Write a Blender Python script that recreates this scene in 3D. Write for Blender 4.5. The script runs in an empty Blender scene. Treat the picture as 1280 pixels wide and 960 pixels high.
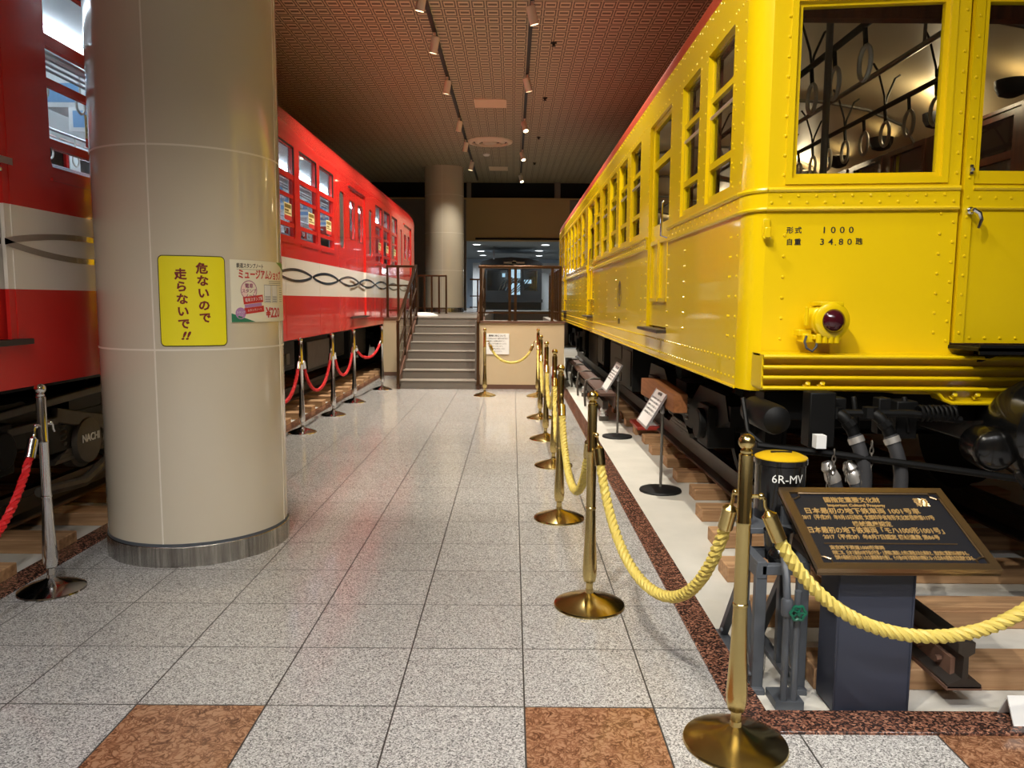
import bpy, bmesh, math, random
from mathutils import Vector, Matrix
random.seed(7)
PI = math.pi
S = bpy.context.scene
COL = S.collection

# ------------------------------------------------------------------ camera
cd = bpy.data.cameras.new('camera')
cd.sensor_fit = 'HORIZONTAL'; cd.sensor_width = 36.0; cd.lens = 961.0 / 1280.0 * 36.0
cd.clip_start = 0.05; cd.clip_end = 200
cam = bpy.data.objects.new('camera', cd); COL.objects.link(cam)
TH = math.atan(104 / 961.0); ROLL = 0.0065
fw = Vector((0, math.cos(TH), -math.sin(TH))); u0 = Vector((0, math.sin(TH), math.cos(TH))); r0 = Vector((1, 0, 0))
rt = r0 * math.cos(ROLL) + u0 * math.sin(ROLL); up = u0 * math.cos(ROLL) - r0 * math.sin(ROLL)
cam.matrix_world = Matrix(((rt.x, up.x, -fw.x, 0), (rt.y, up.y, -fw.y, 0), (rt.z, up.z, -fw.z, 1.56), (0, 0, 0, 1)))
S.camera = cam

# ------------------------------------------------------------------ world, exposure, large lights
S.view_settings.view_transform = 'Standard'
S.view_settings.look = 'None'
S.view_settings.gamma = 1.0
S.view_settings.use_curve_mapping = False
S.view_settings.exposure = 0.10
W = bpy.data.worlds.new('world'); S.world = W; W.use_nodes = True
W.node_tree.nodes['Background'].inputs[0].default_value = (1.0, 0.86, 0.70, 1)
W.node_tree.nodes['Background'].inputs[1].default_value = 0.05
S.cycles.use_denoising = True
S.cycles.max_bounces = 8
S.cycles.transparent_max_bounces = 24
S.cycles.sample_clamp_indirect = 6.0

WARM = (1.0, 0.93, 0.80); NEUT = (0.98, 0.98, 1.0); COOL = (0.86, 0.94, 1.0)
def look(o, d):
    o.rotation_euler = Vector(d).to_track_quat('-Z', 'Y').to_euler()
def area(name, loc, d, sx, sy, power, color):
    l = bpy.data.lights.new(name, 'AREA'); l.shape = 'RECTANGLE'; l.size = sx; l.size_y = sy; l.energy = power; l.color = color
    o = bpy.data.objects.new(name, l); COL.objects.link(o); o.location = loc; look(o, d); return o
def downspot(name, loc, d, power, color, ang, blend=0.6, r=0.06):
    l = bpy.data.lights.new(name, 'SPOT'); l.energy = power; l.color = color; l.spot_size = math.radians(ang); l.spot_blend = blend; l.shadow_soft_size = r
    o = bpy.data.objects.new(name, l); COL.objects.link(o); o.location = loc; look(o, d); return o
# entrance hall downlights behind the camera
for hx in (-1.6, -0.4, 0.8, 2.4):
    for hy in (-0.6, -3.2, -5.8):
        downspot('hall_downlight', (hx, hy, 5.55), (0, 0.22, -1), 230, NEUT, 98)

# ------------------------------------------------------------------ helpers
LOC = {}
class MB:
    def __init__(s): s.v = []; s.f = []; s.m = []
    def add(s, vs, fs, m=0):
        o = len(s.v); s.v += [tuple(v) for v in vs]
        for f in fs: s.f.append(tuple(i + o for i in f)); s.m.append(m)
        return s
    def box(s, x0, x1, y0, y1, z0, z1, m=0):
        v = [(x, y, z) for x in (x0, x1) for y in (y0, y1) for z in (z0, z1)]
        return s.add(v, [(0, 1, 3, 2), (4, 6, 7, 5), (0, 4, 5, 1), (2, 3, 7, 6), (0, 2, 6, 4), (1, 5, 7, 3)], m)
    def obox(s, c, ax, ay, az, m=0):   # oriented box: half axis vectors
        c, ax, ay, az = map(Vector, (c, ax, ay, az))
        v = [c + ax * i + ay * j + az * k for i in (-1, 1) for j in (-1, 1) for k in (-1, 1)]
        return s.add(v, [(0, 1, 3, 2), (4, 6, 7, 5), (0, 4, 5, 1), (2, 3, 7, 6), (0, 2, 6, 4), (1, 5, 7, 3)], m)
    def bar(s, a, b, w, h, m=0, upv=(0, 0, 1)):
        a, b = Vector(a), Vector(b); d = (b - a); L = d.length; d.normalize()
        u = Vector(upv)
        if abs(d.dot(u)) > 0.98: u = Vector((0, 1, 0))
        sx = d.cross(u).normalized(); sz = sx.cross(d).normalized()
        return s.obox((a + b) / 2, d * L / 2, sx * w / 2, sz * h / 2, m)
    def prism(s, pts, P, w0, w1, m=0):   # polygon pts (u,v), P(u,v,w) -> xyz
        n = len(pts)
        v = [P(a, b, w0) for a, b in pts] + [P(a, b, w1) for a, b in pts]
        f = [tuple(range(n)), tuple(range(2 * n - 1, n - 1, -1))] + [(i, (i + 1) % n, n + (i + 1) % n, n + i) for i in range(n)]
        return s.add(v, f, m)
    def tube(s, path, r, n=8, m=0, cap=True, rr=None):
        p = [Vector(q) for q in path]; N = len(p); vs = []; prev = None
        for i in range(N):
            t = (p[min(i + 1, N - 1)] - p[max(i - 1, 0)])
            if t.length < 1e-9: t = Vector((0, 0, 1))
            t.normalize()
            if prev is None:
                u = Vector((0, 0, 1)) if abs(t.z) < 0.9 else Vector((1, 0, 0))
            else: u = prev
            u = (u - t * u.dot(t)).normalized(); prev = u; w = t.cross(u)
            R = rr[i] if rr else r
            for k in range(n):
                a = 2 * PI * k / n; vs.append(p[i] + u * math.cos(a) * R + w * math.sin(a) * R)
        fs = [(i * n + k, i * n + (k + 1) % n, (i + 1) * n + (k + 1) % n, (i + 1) * n + k) for i in range(N - 1) for k in range(n)]
        if cap: fs += [tuple(range(n))[::-1], tuple(range((N - 1) * n, N * n))]
        return s.add(vs, fs, m)
    def lathe(s, prof, c=(0, 0, 0), ax=(0, 0, 1), n=24, m=0):   # prof (r, t) along the axis
        ax = Vector(ax).normalized(); u = Vector((1, 0, 0)) if abs(ax.x) < 0.9 else Vector((0, 1, 0))
        u = (u - ax * u.dot(ax)).normalized(); w = ax.cross(u); c = Vector(c); vs = []
        for r, t in prof:
            for k in range(n):
                a = 2 * PI * k / n; vs.append(c + ax * t + (u * math.cos(a) + w * math.sin(a)) * max(r, 1e-5))
        N = len(prof)
        fs = [(i * n + k, i * n + (k + 1) % n, (i + 1) * n + (k + 1) % n, (i + 1) * n + k) for i in range(N - 1) for k in range(n)]
        fs += [tuple(range(n))[::-1], tuple(range((N - 1) * n, N * n))]
        return s.add(vs, fs, m)
    def cyl(s, c, ax, r, L, n=20, m=0):
        return s.lathe([(r, 0), (r, L)], c, ax, n, m)
    def sphere(s, c, r, n=14, m=0):
        return s.lathe([(r * math.sin(PI * i / 8), -r * math.cos(PI * i / 8)) for i in range(9)], c, (0, 0, 1), n, m)
    def rivet(s, p, nrm, r=0.0085, m=0):
        nrm = Vector(nrm).normalized(); u = Vector((0, 0, 1)); w = nrm.cross(u); p = Vector(p); vs = []
        for R, h in ((1, 0), (0.75, 0.55)):
            for k in range(6):
                a = 2 * PI * k / 6; vs.append(p + (u * math.cos(a) + w * math.sin(a)) * r * R + nrm * r * h)
        vs.append(p + nrm * r * 0.8)
        fs = [(k, (k + 1) % 6, 6 + (k + 1) % 6, 6 + k) for k in range(6)] + [(6 + k, 6 + (k + 1) % 6, 12) for k in range(6)]
        return s.add(vs, fs, m)
    def panel(s, P, U0, U1, V0, V1, holes, t, m=0, mr=None):
        """slab with rectangular holes; P(u,v,w): w=0 outer face, w=t inner face"""
        if mr is None: mr = m
        us = sorted({U0, U1, *[h[0] for h in holes], *[h[1] for h in holes]}); us = [u for u in us if U0 <= u <= U1]
        vs = sorted({V0, V1, *[h[2] for h in holes], *[h[3] for h in holes]}); vs = [v for v in vs if V0 <= v <= V1]
        def hole(i, j):
            if i < 0 or j < 0 or i >= len(us) - 1 or j >= len(vs) - 1: return True
            a = (us[i] + us[i + 1]) / 2; b = (vs[j] + vs[j + 1]) / 2
            return any(h[0] < a < h[1] and h[2] < b < h[3] for h in holes)
        for i in range(len(us) - 1):
            for j in range(len(vs) - 1):
                if hole(i, j): continue
                a, b, c, d = us[i], us[i + 1], vs[j], vs[j + 1]
                s.add([P(a, c, 0), P(b, c, 0), P(b, d, 0), P(a, d, 0)], [(0, 1, 2, 3)], m)
                s.add([P(a, c, t), P(b, c, t), P(b, d, t), P(a, d, t)], [(3, 2, 1, 0)], m)
                for (di, dj, p, q) in ((-1, 0, (a, d), (a, c)), (1, 0, (b, c), (b, d)), (0, -1, (a, c), (b, c)), (0, 1, (b, d), (a, d))):
                    if hole(i + di, j + dj):
                        s.add([P(p[0], p[1], 0), P(q[0], q[1], 0), P(q[0], q[1], t), P(p[0], p[1], t)], [(3, 2, 1, 0)], mr)
        return s
    def frame(s, P, a, b, c, d, wd, w0, w1, m=0):   # rectangular ring
        s.panel(lambda u, v, w: P(u, v, w0 + w), a, b, c, d, [(a + wd, b - wd, c + wd, d - wd)], w1 - w0, m); return s
    def slotplate(s, P, a, b, c, d, ha, hb, hc, hd, t, r, m=0):   # plate a..b x c..d with a round-ended hole
        n = 6; loop = []
        for (cx, cy, a0) in ((hb - r, hd - r, 0), (ha + r, hd - r, PI / 2), (ha + r, hc + r, PI), (hb - r, hc + r, 1.5 * PI)):
            for k in range(n + 1):
                q = a0 + PI / 2 * k / n; loop.append((cx + r * math.cos(q), cy + r * math.sin(q)))
        cs = [(b, d), (a, d), (a, c), (b, c)]; N = len(loop)
        for w, flip in ((0, 0), (t, 1)):
            base = [P(u, v, w) for u, v in loop] + [P(u, v, w) for u, v in cs]; fs = []
            for q in range(4):
                for k in range(n):
                    i = q * (n + 1) + k; fs.append((i, i + 1, N + q))
                i = q * (n + 1) + n; fs.append((i, (i + 1) % N, N + (q + 1) % 4, N + q))
            s.add(base, fs, m)
        s.add([P(u, v, 0) for u, v in loop] + [P(u, v, t) for u, v in loop], [(i, (i + 1) % N, N + (i + 1) % N, N + i) for i in range(N)], m)
        s.add([P(u, v, 0) for u, v in cs] + [P(u, v, t) for u, v in cs], [(i, (i + 1) % 4, 4 + (i + 1) % 4, 4 + i) for i in range(4)], m)
        return s

def obj(name, mb, mats, parent=None, bevel=0, angle=35, label=None, origin=None):
    if not isinstance(mats, (list, tuple)): mats = [mats]
    if parent is not None: L = LOC[parent.name]
    elif origin is not None: L = Vector(origin)
    else:
        xs, ys, zs = zip(*mb.v); L = Vector(((min(xs) + max(xs)) / 2, (min(ys) + max(ys)) / 2, min(zs)))
    me = bpy.data.meshes.new(name)
    me.from_pydata([(v[0] - L.x, v[1] - L.y, v[2] - L.z) for v in mb.v], [], mb.f)
    for m in mats: me.materials.append(m)
    me.polygons.foreach_set('material_index', mb.m)
    b = bmesh.new(); b.from_mesh(me); bmesh.ops.recalc_face_normals(b, faces=b.faces[:]); b.to_mesh(me); b.free()
    me.shade_smooth(); me.set_sharp_from_angle(angle=math.radians(angle)); me.update()
    o = bpy.data.objects.new(name, me); COL.objects.link(o)
    if parent is not None: o.parent = parent
    else: o.location = L
    LOC[o.name] = L
    if bevel:
        md = o.modifiers.new('bevel', 'BEVEL'); md.width = bevel; md.segments = 2; md.limit_method = 'ANGLE'; md.angle_limit = math.radians(50)
    if label: o['label'] = label
    return o
def tag(o, label, cat, group=None):
    o['label'] = label; o['category'] = cat
    if group: o['group'] = group
    return o
def thing(name, loc, label, cat, group=None):
    o = bpy.data.objects.new(name, None); o.empty_display_size = 0.1; COL.objects.link(o); o.location = loc
    LOC[o.name] = Vector(loc); return tag(o, label, cat, group)
def struct(name, mb, mats, parent=None, bevel=0):
    o = obj(name, mb, mats, parent, bevel)
    if parent is None: o['kind'] = 'structure'
    return o
def dup(root, loc, label, rz=None):
    r = root.copy(); COL.objects.link(r); r.location = loc; r['label'] = label; LOC[r.name] = Vector(loc)
    if rz is not None: r.rotation_euler = (0, 0, rz)
    for ch in root.children:
        c = ch.copy(); COL.objects.link(c); c.parent = r
        for g in ch.children:
            d = g.copy(); COL.objects.link(d); d.parent = c
    return r
ORD = ['first', 'second', 'third', 'fourth', 'fifth', 'sixth', 'seventh', 'eighth', 'ninth', 'tenth', 'eleventh', 'twelfth', 'thirteenth',
       'fourteenth', 'fifteenth', 'sixteenth', 'seventeenth', 'eighteenth', 'nineteenth', 'twentieth', 'twenty-first', 'twenty-second',
       'twenty-third', 'twenty-fourth', 'twenty-fifth', 'twenty-sixth', 'twenty-seventh', 'twenty-eighth', 'twenty-ninth', 'thirtieth']

_tc = {}
def text(mb, s, size, P, u, v, w=0.0, depth=0.0015, m=0, bold=0.0, align='CENTER', shear=0.0, sx=1.0, rot=0.0):
    """letters as solid geometry, mapped by P(u,v,w) (w is out of the surface)"""
    key = (s, round(bold / size, 4), align, shear)
    if key not in _tc:
        c = bpy.data.curves.new('lettering', 'FONT'); c.body = s; c.size = 1.0; c.resolution_u = 2
        c.align_x = align; c.align_y = 'CENTER'; c.offset = bold / size; c.shear = shear; c.extrude = 0.5
        o = bpy.data.objects.new('lettering', c); COL.objects.link(o)
        bpy.context.view_layer.update()
        me = bpy.data.meshes.new_from_object(o.evaluated_get(bpy.context.evaluated_depsgraph_get()))
        _tc[key] = ([tuple(x.co) for x in me.vertices], [tuple(p.vertices) for p in me.polygons])
        bpy.data.objects.remove(o); bpy.data.curves.remove(c); bpy.data.meshes.remove(me)
    vs, fs = _tc[key]; ca, sa = math.cos(rot), math.sin(rot)
    out = []
    for x, y, z in vs:
        x, y = x * size * sx, y * size
        out.append(P(u + x * ca - y * sa, v + x * sa + y * ca, w + (z + 0.5) * depth))
    mb.add(out, fs, m)

# ------------------------------------------------------------------ materials
def lin(c): return tuple((x / 12.92 if x <= 0.04045 else ((x + 0.055) / 1.055) ** 2.4) for x in c)
def mat(name, rgb, rough=0.5, metal=0.0, coat=0.0, noise=0.0, nscale=8.0, bump=0.0, bscale=40.0, emit=None, estr=0.0, spec=0.5):
    m = bpy.data.materials.new(name); m.use_nodes = True; nt = m.node_tree; b = nt.nodes['Principled BSDF']
    c = lin([x / 255 for x in rgb]) + (1,)
    b.inputs['Base Color'].default_value = c; b.inputs['Roughness'].default_value = rough; b.inputs['Metallic'].default_value = metal
    b.inputs['Coat Weight'].default_value = coat; b.inputs['Coat Roughness'].default_value = 0.05; b.inputs['Specular IOR Level'].default_value = spec
    if emit: b.inputs['Emission Color'].default_value = lin([x / 255 for x in emit]) + (1,); b.inputs['Emission Strength'].default_value = estr
    tc = nt.nodes.new('ShaderNodeTexCoord')
    if noise:
        n = nt.nodes.new('ShaderNodeTexNoise'); n.inputs['Scale'].default_value = nscale; n.inputs['Detail'].default_value = 6
        r = nt.nodes.new('ShaderNodeMixRGB'); r.inputs[1].default_value = tuple(x * (1 - noise) for x in c[:3]) + (1,)
        r.inputs[2].default_value = tuple(min(1, x * (1 + noise)) for x in c[:3]) + (1,)
        nt.links.new(tc.outputs['Object'], n.inputs['Vector']); nt.links.new(n.outputs['Fac'], r.inputs[0]); nt.links.new(r.outputs[0], b.inputs['Base Color'])
    if bump:
        n = nt.nodes.new('ShaderNodeTexNoise'); n.inputs['Scale'].default_value = bscale; n.inputs['Detail'].default_value = 4
        bp = nt.nodes.new('ShaderNodeBump'); bp.inputs['Strength'].default_value = bump; bp.inputs['Distance'].default_value = 0.01
        nt.links.new(tc.outputs['Object'], n.inputs['Vector']); nt.links.new(n.outputs['Fac'], bp.inputs['Height']); nt.links.new(bp.outputs[0], b.inputs['Normal'])
    return m
def N(nt, t, **kw):
    n = nt.nodes.new(t)
    for k, v in kw.items(): setattr(n, k, v)
    return n
def math_(nt, op, a, b=None, c=None):
    n = nt.nodes.new('ShaderNodeMath'); n.operation = op
    for i, x in enumerate((a, b, c)):
        if x is None: continue
        if isinstance(x, (int, float)): n.inputs[i].default_value = x
        else: nt.links.new(x, n.inputs[i])
    return n.outputs[0]
def mixc(nt, f, a, b):
    n = nt.nodes.new('ShaderNodeMixRGB')
    if isinstance(f, (int, float)): n.inputs[0].default_value = f
    else: nt.links.new(f, n.inputs[0])
    for i, x in ((1, a), (2, b)):
        if isinstance(x, tuple): n.inputs[i].default_value = x if len(x) == 4 else x + (1,)
        else: nt.links.new(x, n.inputs[i])
    return n.outputs[0]
def ramp(nt, f, stops):
    n = nt.nodes.new('ShaderNodeValToRGB'); e = n.color_ramp.elements
    while len(e) < len(stops): e.new(0.5)
    for el, (p, c) in zip(e, stops): el.position = p; el.color = lin([x / 255 for x in c]) + (1,)
    nt.links.new(f, n.inputs[0]); return n.outputs[0]

TILE = 0.4995; TX0 = 0.056; TY0 = 2.819
def floor_mat():
    m = bpy.data.materials.new('terrazzo_tiles'); m.use_nodes = True; nt = m.node_tree; b = nt.nodes['Principled BSDF']
    geo = N(nt, 'ShaderNodeNewGeometry'); sep = N(nt, 'ShaderNodeSeparateXYZ'); nt.links.new(geo.outputs['Position'], sep.inputs[0])
    fx = math_(nt, 'DIVIDE', math_(nt, 'SUBTRACT', sep.outputs[0], TX0), TILE); fy = math_(nt, 'DIVIDE', math_(nt, 'SUBTRACT', sep.outputs[1], TY0), TILE)
    ix = math_(nt, 'FLOOR', fx); iy = math_(nt, 'FLOOR', fy)
    gx = math_(nt, 'ABSOLUTE', math_(nt, 'SUBTRACT', math_(nt, 'FRACT', fx), 0.5)); gy = math_(nt, 'ABSOLUTE', math_(nt, 'SUBTRACT', math_(nt, 'FRACT', fy), 0.5))
    g = math_(nt, 'GREATER_THAN', math_(nt, 'MAXIMUM', gx, gy), 0.4935)
    # brown marble: every third tile of one row
    row = math_(nt, 'COMPARE', iy, -1.0, 0.1); c3 = math_(nt, 'COMPARE', math_(nt, 'FRACT', math_(nt, 'ADD', math_(nt, 'DIVIDE', ix, 3.0), 100.05)), 0.05, 0.03)
    br = math_(nt, 'MULTIPLY', row, c3)
    cmb = N(nt, 'ShaderNodeCombineXYZ'); nt.links.new(ix, cmb.inputs[0]); nt.links.new(iy, cmb.inputs[1])
    wn = N(nt, 'ShaderNodeTexWhiteNoise'); nt.links.new(cmb.outputs[0], wn.inputs['Vector'])
    v1 = N(nt, 'ShaderNodeTexVoronoi'); v1.inputs['Scale'].default_value = 210; nt.links.new(geo.outputs['Position'], v1.inputs['Vector'])
    n1 = N(nt, 'ShaderNodeTexNoise'); n1.inputs['Scale'].default_value = 150; n1.inputs['Detail'].default_value = 4; n1.inputs['Roughness'].default_value = 0.7
    nt.links.new(geo.outputs['Position'], n1.inputs['Vector'])
    sp = N(nt, 'ShaderNodeSeparateColor'); nt.links.new(v1.outputs['Color'], sp.inputs[0])
    base = ramp(nt, math_(nt, 'ADD', math_(nt, 'MULTIPLY', sp.outputs[0], 0.5), math_(nt, 'MULTIPLY', n1.outputs['Fac'], 0.5)),
                [(0.0, (62, 60, 60)), (0.28, (104, 102, 101)), (0.40, (154, 151, 148)), (0.56, (182, 179, 175)), (0.72, (214, 212, 208))])
    tint = mixc(nt, math_(nt, 'MULTIPLY', wn.outputs['Value'], 0.14), base, (0.25, 0.23, 0.20))
    n2 = N(nt, 'ShaderNodeTexNoise'); n2.inputs['Scale'].default_value = 22; n2.inputs['Detail'].default_value = 3; n2.inputs['Distortion'].default_value = 0.6
    nt.links.new(geo.outputs['Position'], n2.inputs['Vector'])
    v2 = N(nt, 'ShaderNodeTexVoronoi', feature='DISTANCE_TO_EDGE'); v2.inputs['Scale'].default_value = 26
    mx = N(nt, 'ShaderNodeMixRGB'); mx.inputs[0].default_value = 0.16; nt.links.new(geo.outputs['Position'], mx.inputs[1]); nt.links.new(n2.outputs['Color'], mx.inputs[2])
    nt.links.new(mx.outputs[0], v2.inputs['Vector'])
    vein = math_(nt, 'ADD', math_(nt, 'MULTIPLY', v2.outputs['Distance'], 2.2), math_(nt, 'MULTIPLY', n2.outputs['Fac'], 0.95))
    brown = ramp(nt, vein, [(0.34, (84, 54, 38)), (0.52, (116, 78, 54)), (0.74, (146, 102, 74)), (1.0, (166, 124, 94))])
    col = mixc(nt, br, tint, brown); col = mixc(nt, g, col, (0.042, 0.038, 0.035))
    nt.links.new(col, b.inputs['Base Color'])
    nt.links.new(math_(nt, 'ADD', math_(nt, 'MULTIPLY', n1.outputs['Fac'], 0.12), math_(nt, 'ADD', 0.07, math_(nt, 'MULTIPLY', g, 0.4))), b.inputs['Roughness'])
    bp = N(nt, 'ShaderNodeBump'); bp.inputs['Strength'].default_value = 0.25; bp.inputs['Distance'].default_value = 0.002
    nt.links.new(math_(nt, 'SUBTRACT', 1.0, g), bp.inputs['Height']); nt.links.new(bp.outputs[0], b.inputs['Normal'])
    b.inputs['Specular IOR Level'].default_value = 0.6
    return m
def ceiling_mat():
    m = bpy.data.materials.new('relief_metal_ceiling'); m.use_nodes = True; nt = m.node_tree; b = nt.nodes['Principled BSDF']
    geo = N(nt, 'ShaderNodeNewGeometry'); sep = N(nt, 'ShaderNodeSeparateXYZ'); nt.links.new(geo.outputs['Position'], sep.inputs[0])
    fx = math_(nt, 'FRACT', math_(nt, 'DIVIDE', math_(nt, 'ADD', sep.outputs[0], 50), 0.20)); fy = math_(nt, 'FRACT', math_(nt, 'DIVIDE', math_(nt, 'ADD', sep.outputs[1], 50), 0.30))
    ax = math_(nt, 'ABSOLUTE', math_(nt, 'SUBTRACT', fx, 0.5)); ay = math_(nt, 'ABSOLUTE', math_(nt, 'SUBTRACT', fy, 0.5))
    # frame groove around each raised slab and a slot in its middle
    inx = math_(nt, 'LESS_THAN', ax, 0.36); iny = math_(nt, 'LESS_THAN', ay, 0.33); slab = math_(nt, 'MULTIPLY', inx, iny)
    slot = math_(nt, 'MULTIPLY', math_(nt, 'LESS_THAN', ax, 0.30), math_(nt, 'LESS_THAN', ay, 0.12))
    edge = math_(nt, 'GREATER_THAN', math_(nt, 'MAXIMUM', ax, ay), 0.455)
    h = math_(nt, 'ADD', math_(nt, 'MULTIPLY', slab, 0.6), math_(nt, 'SUBTRACT', math_(nt, 'MULTIPLY', edge, 0.5), math_(nt, 'MULTIPLY', slot, 0.6)))
    col = mixc(nt, h, lin((0.36, 0.33, 0.26)), lin((0.94, 0.88, 0.72)))
    nt.links.new(col, b.inputs['Base Color']); b.inputs['Roughness'].default_value = 0.5; b.inputs['Metallic'].default_value = 0.0
    bp = N(nt, 'ShaderNodeBump'); bp.inputs['Strength'].default_value = 0.9; bp.inputs['Distance'].default_value = 0.02
    nt.links.new(h, bp.inputs['Height']); nt.links.new(bp.outputs[0], b.inputs['Normal'])
    return m
def stripe_mat():
    m = bpy.data.materials.new('red_paint_with_white_stripe'); m.use_nodes = True; nt = m.node_tree; b = nt.nodes['Principled BSDF']
    geo = N(nt, 'ShaderNodeNewGeometry'); sep = N(nt, 'ShaderNodeSeparateXYZ'); nt.links.new(geo.outputs['Position'], sep.inputs[0])
    f = math_(nt, 'MULTIPLY', math_(nt, 'GREATER_THAN', sep.outputs[2], 1.605), math_(nt, 'LESS_THAN', sep.outputs[2], 2.05))
    col = mixc(nt, f, lin((0.80, 0.16, 0.14)), lin((0.90, 0.87, 0.83)))
    nt.links.new(col, b.inputs['Base Color']); b.inputs['Roughness'].default_value = 0.22; b.inputs['Coat Weight'].default_value = 0.5
    return m
def skirting_mat():
    m = bpy.data.materials.new('brushed_steel_painted_glints'); m.use_nodes = True; nt = m.node_tree; b = nt.nodes['Principled BSDF']
    tc = N(nt, 'ShaderNodeTexCoord'); mp = N(nt, 'ShaderNodeMapping'); mp.inputs['Scale'].default_value = (9, 9, 0.4); nt.links.new(tc.outputs['Object'], mp.inputs[0])
    n = N(nt, 'ShaderNodeTexNoise'); n.inputs['Scale'].default_value = 2.0; n.inputs['Detail'].default_value = 8; n.inputs['Roughness'].default_value = 0.7; nt.links.new(mp.outputs[0], n.inputs['Vector'])
    nt.links.new(ramp(nt, n.outputs['Fac'], [(0.3, (120, 118, 114)), (0.5, (186, 184, 180)), (0.66, (236, 234, 230))]), b.inputs['Base Color'])  # streaks of reflected light put into the colour as dark and pale bands
    b.inputs['Metallic'].default_value = 1.0; b.inputs['Roughness'].default_value = 0.24
    bp = N(nt, 'ShaderNodeBump'); bp.inputs['Strength'].default_value = 0.5; bp.inputs['Distance'].default_value = 0.02; nt.links.new(n.outputs['Fac'], bp.inputs['Height']); nt.links.new(bp.outputs[0], b.inputs['Normal'])
    return m
def granite_mat():
    m = bpy.data.materials.new('brown_granite'); m.use_nodes = True; nt = m.node_tree; b = nt.nodes['Principled BSDF']
    geo = N(nt, 'ShaderNodeNewGeometry'); v = N(nt, 'ShaderNodeTexVoronoi'); v.inputs['Scale'].default_value = 130; nt.links.new(geo.outputs['Position'], v.inputs['Vector'])
    sp = N(nt, 'ShaderNodeSeparateColor'); nt.links.new(v.outputs['Color'], sp.inputs[0])
    nt.links.new(ramp(nt, sp.outputs[0], [(0.0, (38, 30, 28)), (0.4, (62, 44, 38)), (0.6, (104, 68, 54)), (0.85, (146, 100, 80)), (1.0, (170, 124, 100))]), b.inputs['Base Color'])
    b.inputs['Roughness'].default_value = 0.18; return m
def wood_mat(name, a, bcol, rough=0.6, axis=0, scale=1.0):
    m = bpy.data.materials.new(name); m.use_nodes = True; nt = m.node_tree; b = nt.nodes['Principled BSDF']
    tc = N(nt, 'ShaderNodeTexCoord'); mp = N(nt, 'ShaderNodeMapping'); sc = [26 * scale] * 3; sc[axis] = 1.6 * scale; mp.inputs['Scale'].default_value = sc
    nt.links.new(tc.outputs['Object'], mp.inputs[0]); n = N(nt, 'ShaderNodeTexNoise'); n.inputs['Scale'].default_value = 1.0; n.inputs['Detail'].default_value = 5; n.inputs['Distortion'].default_value = 0.4
    nt.links.new(mp.outputs[0], n.inputs['Vector'])
    nt.links.new(ramp(nt, n.outputs['Fac'], [(0.3, a), (0.7, bcol)]), b.inputs['Base Color']); b.inputs['Roughness'].default_value = rough; return m
def glass_mat(name, tint=(0.93, 0.95, 0.95), ior=1.45):
    m = bpy.data.materials.new(name); m.use_nodes = True; nt = m.node_tree; nt.nodes.clear()
    out = N(nt, 'ShaderNodeOutputMaterial'); tr = N(nt, 'ShaderNodeBsdfTransparent'); tr.inputs[0].default_value = tint + (1,)
    gl = N(nt, 'ShaderNodeBsdfGlossy'); gl.inputs['Roughness'].default_value = 0.02
    fr = N(nt, 'ShaderNodeFresnel'); fr.inputs[0].default_value = ior; mx = N(nt, 'ShaderNodeMixShader')
    ge = N(nt, 'ShaderNodeNewGeometry'); nt.links.new(math_(nt, 'MULTIPLY', fr.outputs[0], math_(nt, 'SUBTRACT', 1.0, ge.outputs['Backfacing'])), mx.inputs[0]); nt.links.new(tr.outputs[0], mx.inputs[1]); nt.links.new(gl.outputs[0], mx.inputs[2]); nt.links.new(mx.outputs[0], out.inputs[0])
    return m

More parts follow.
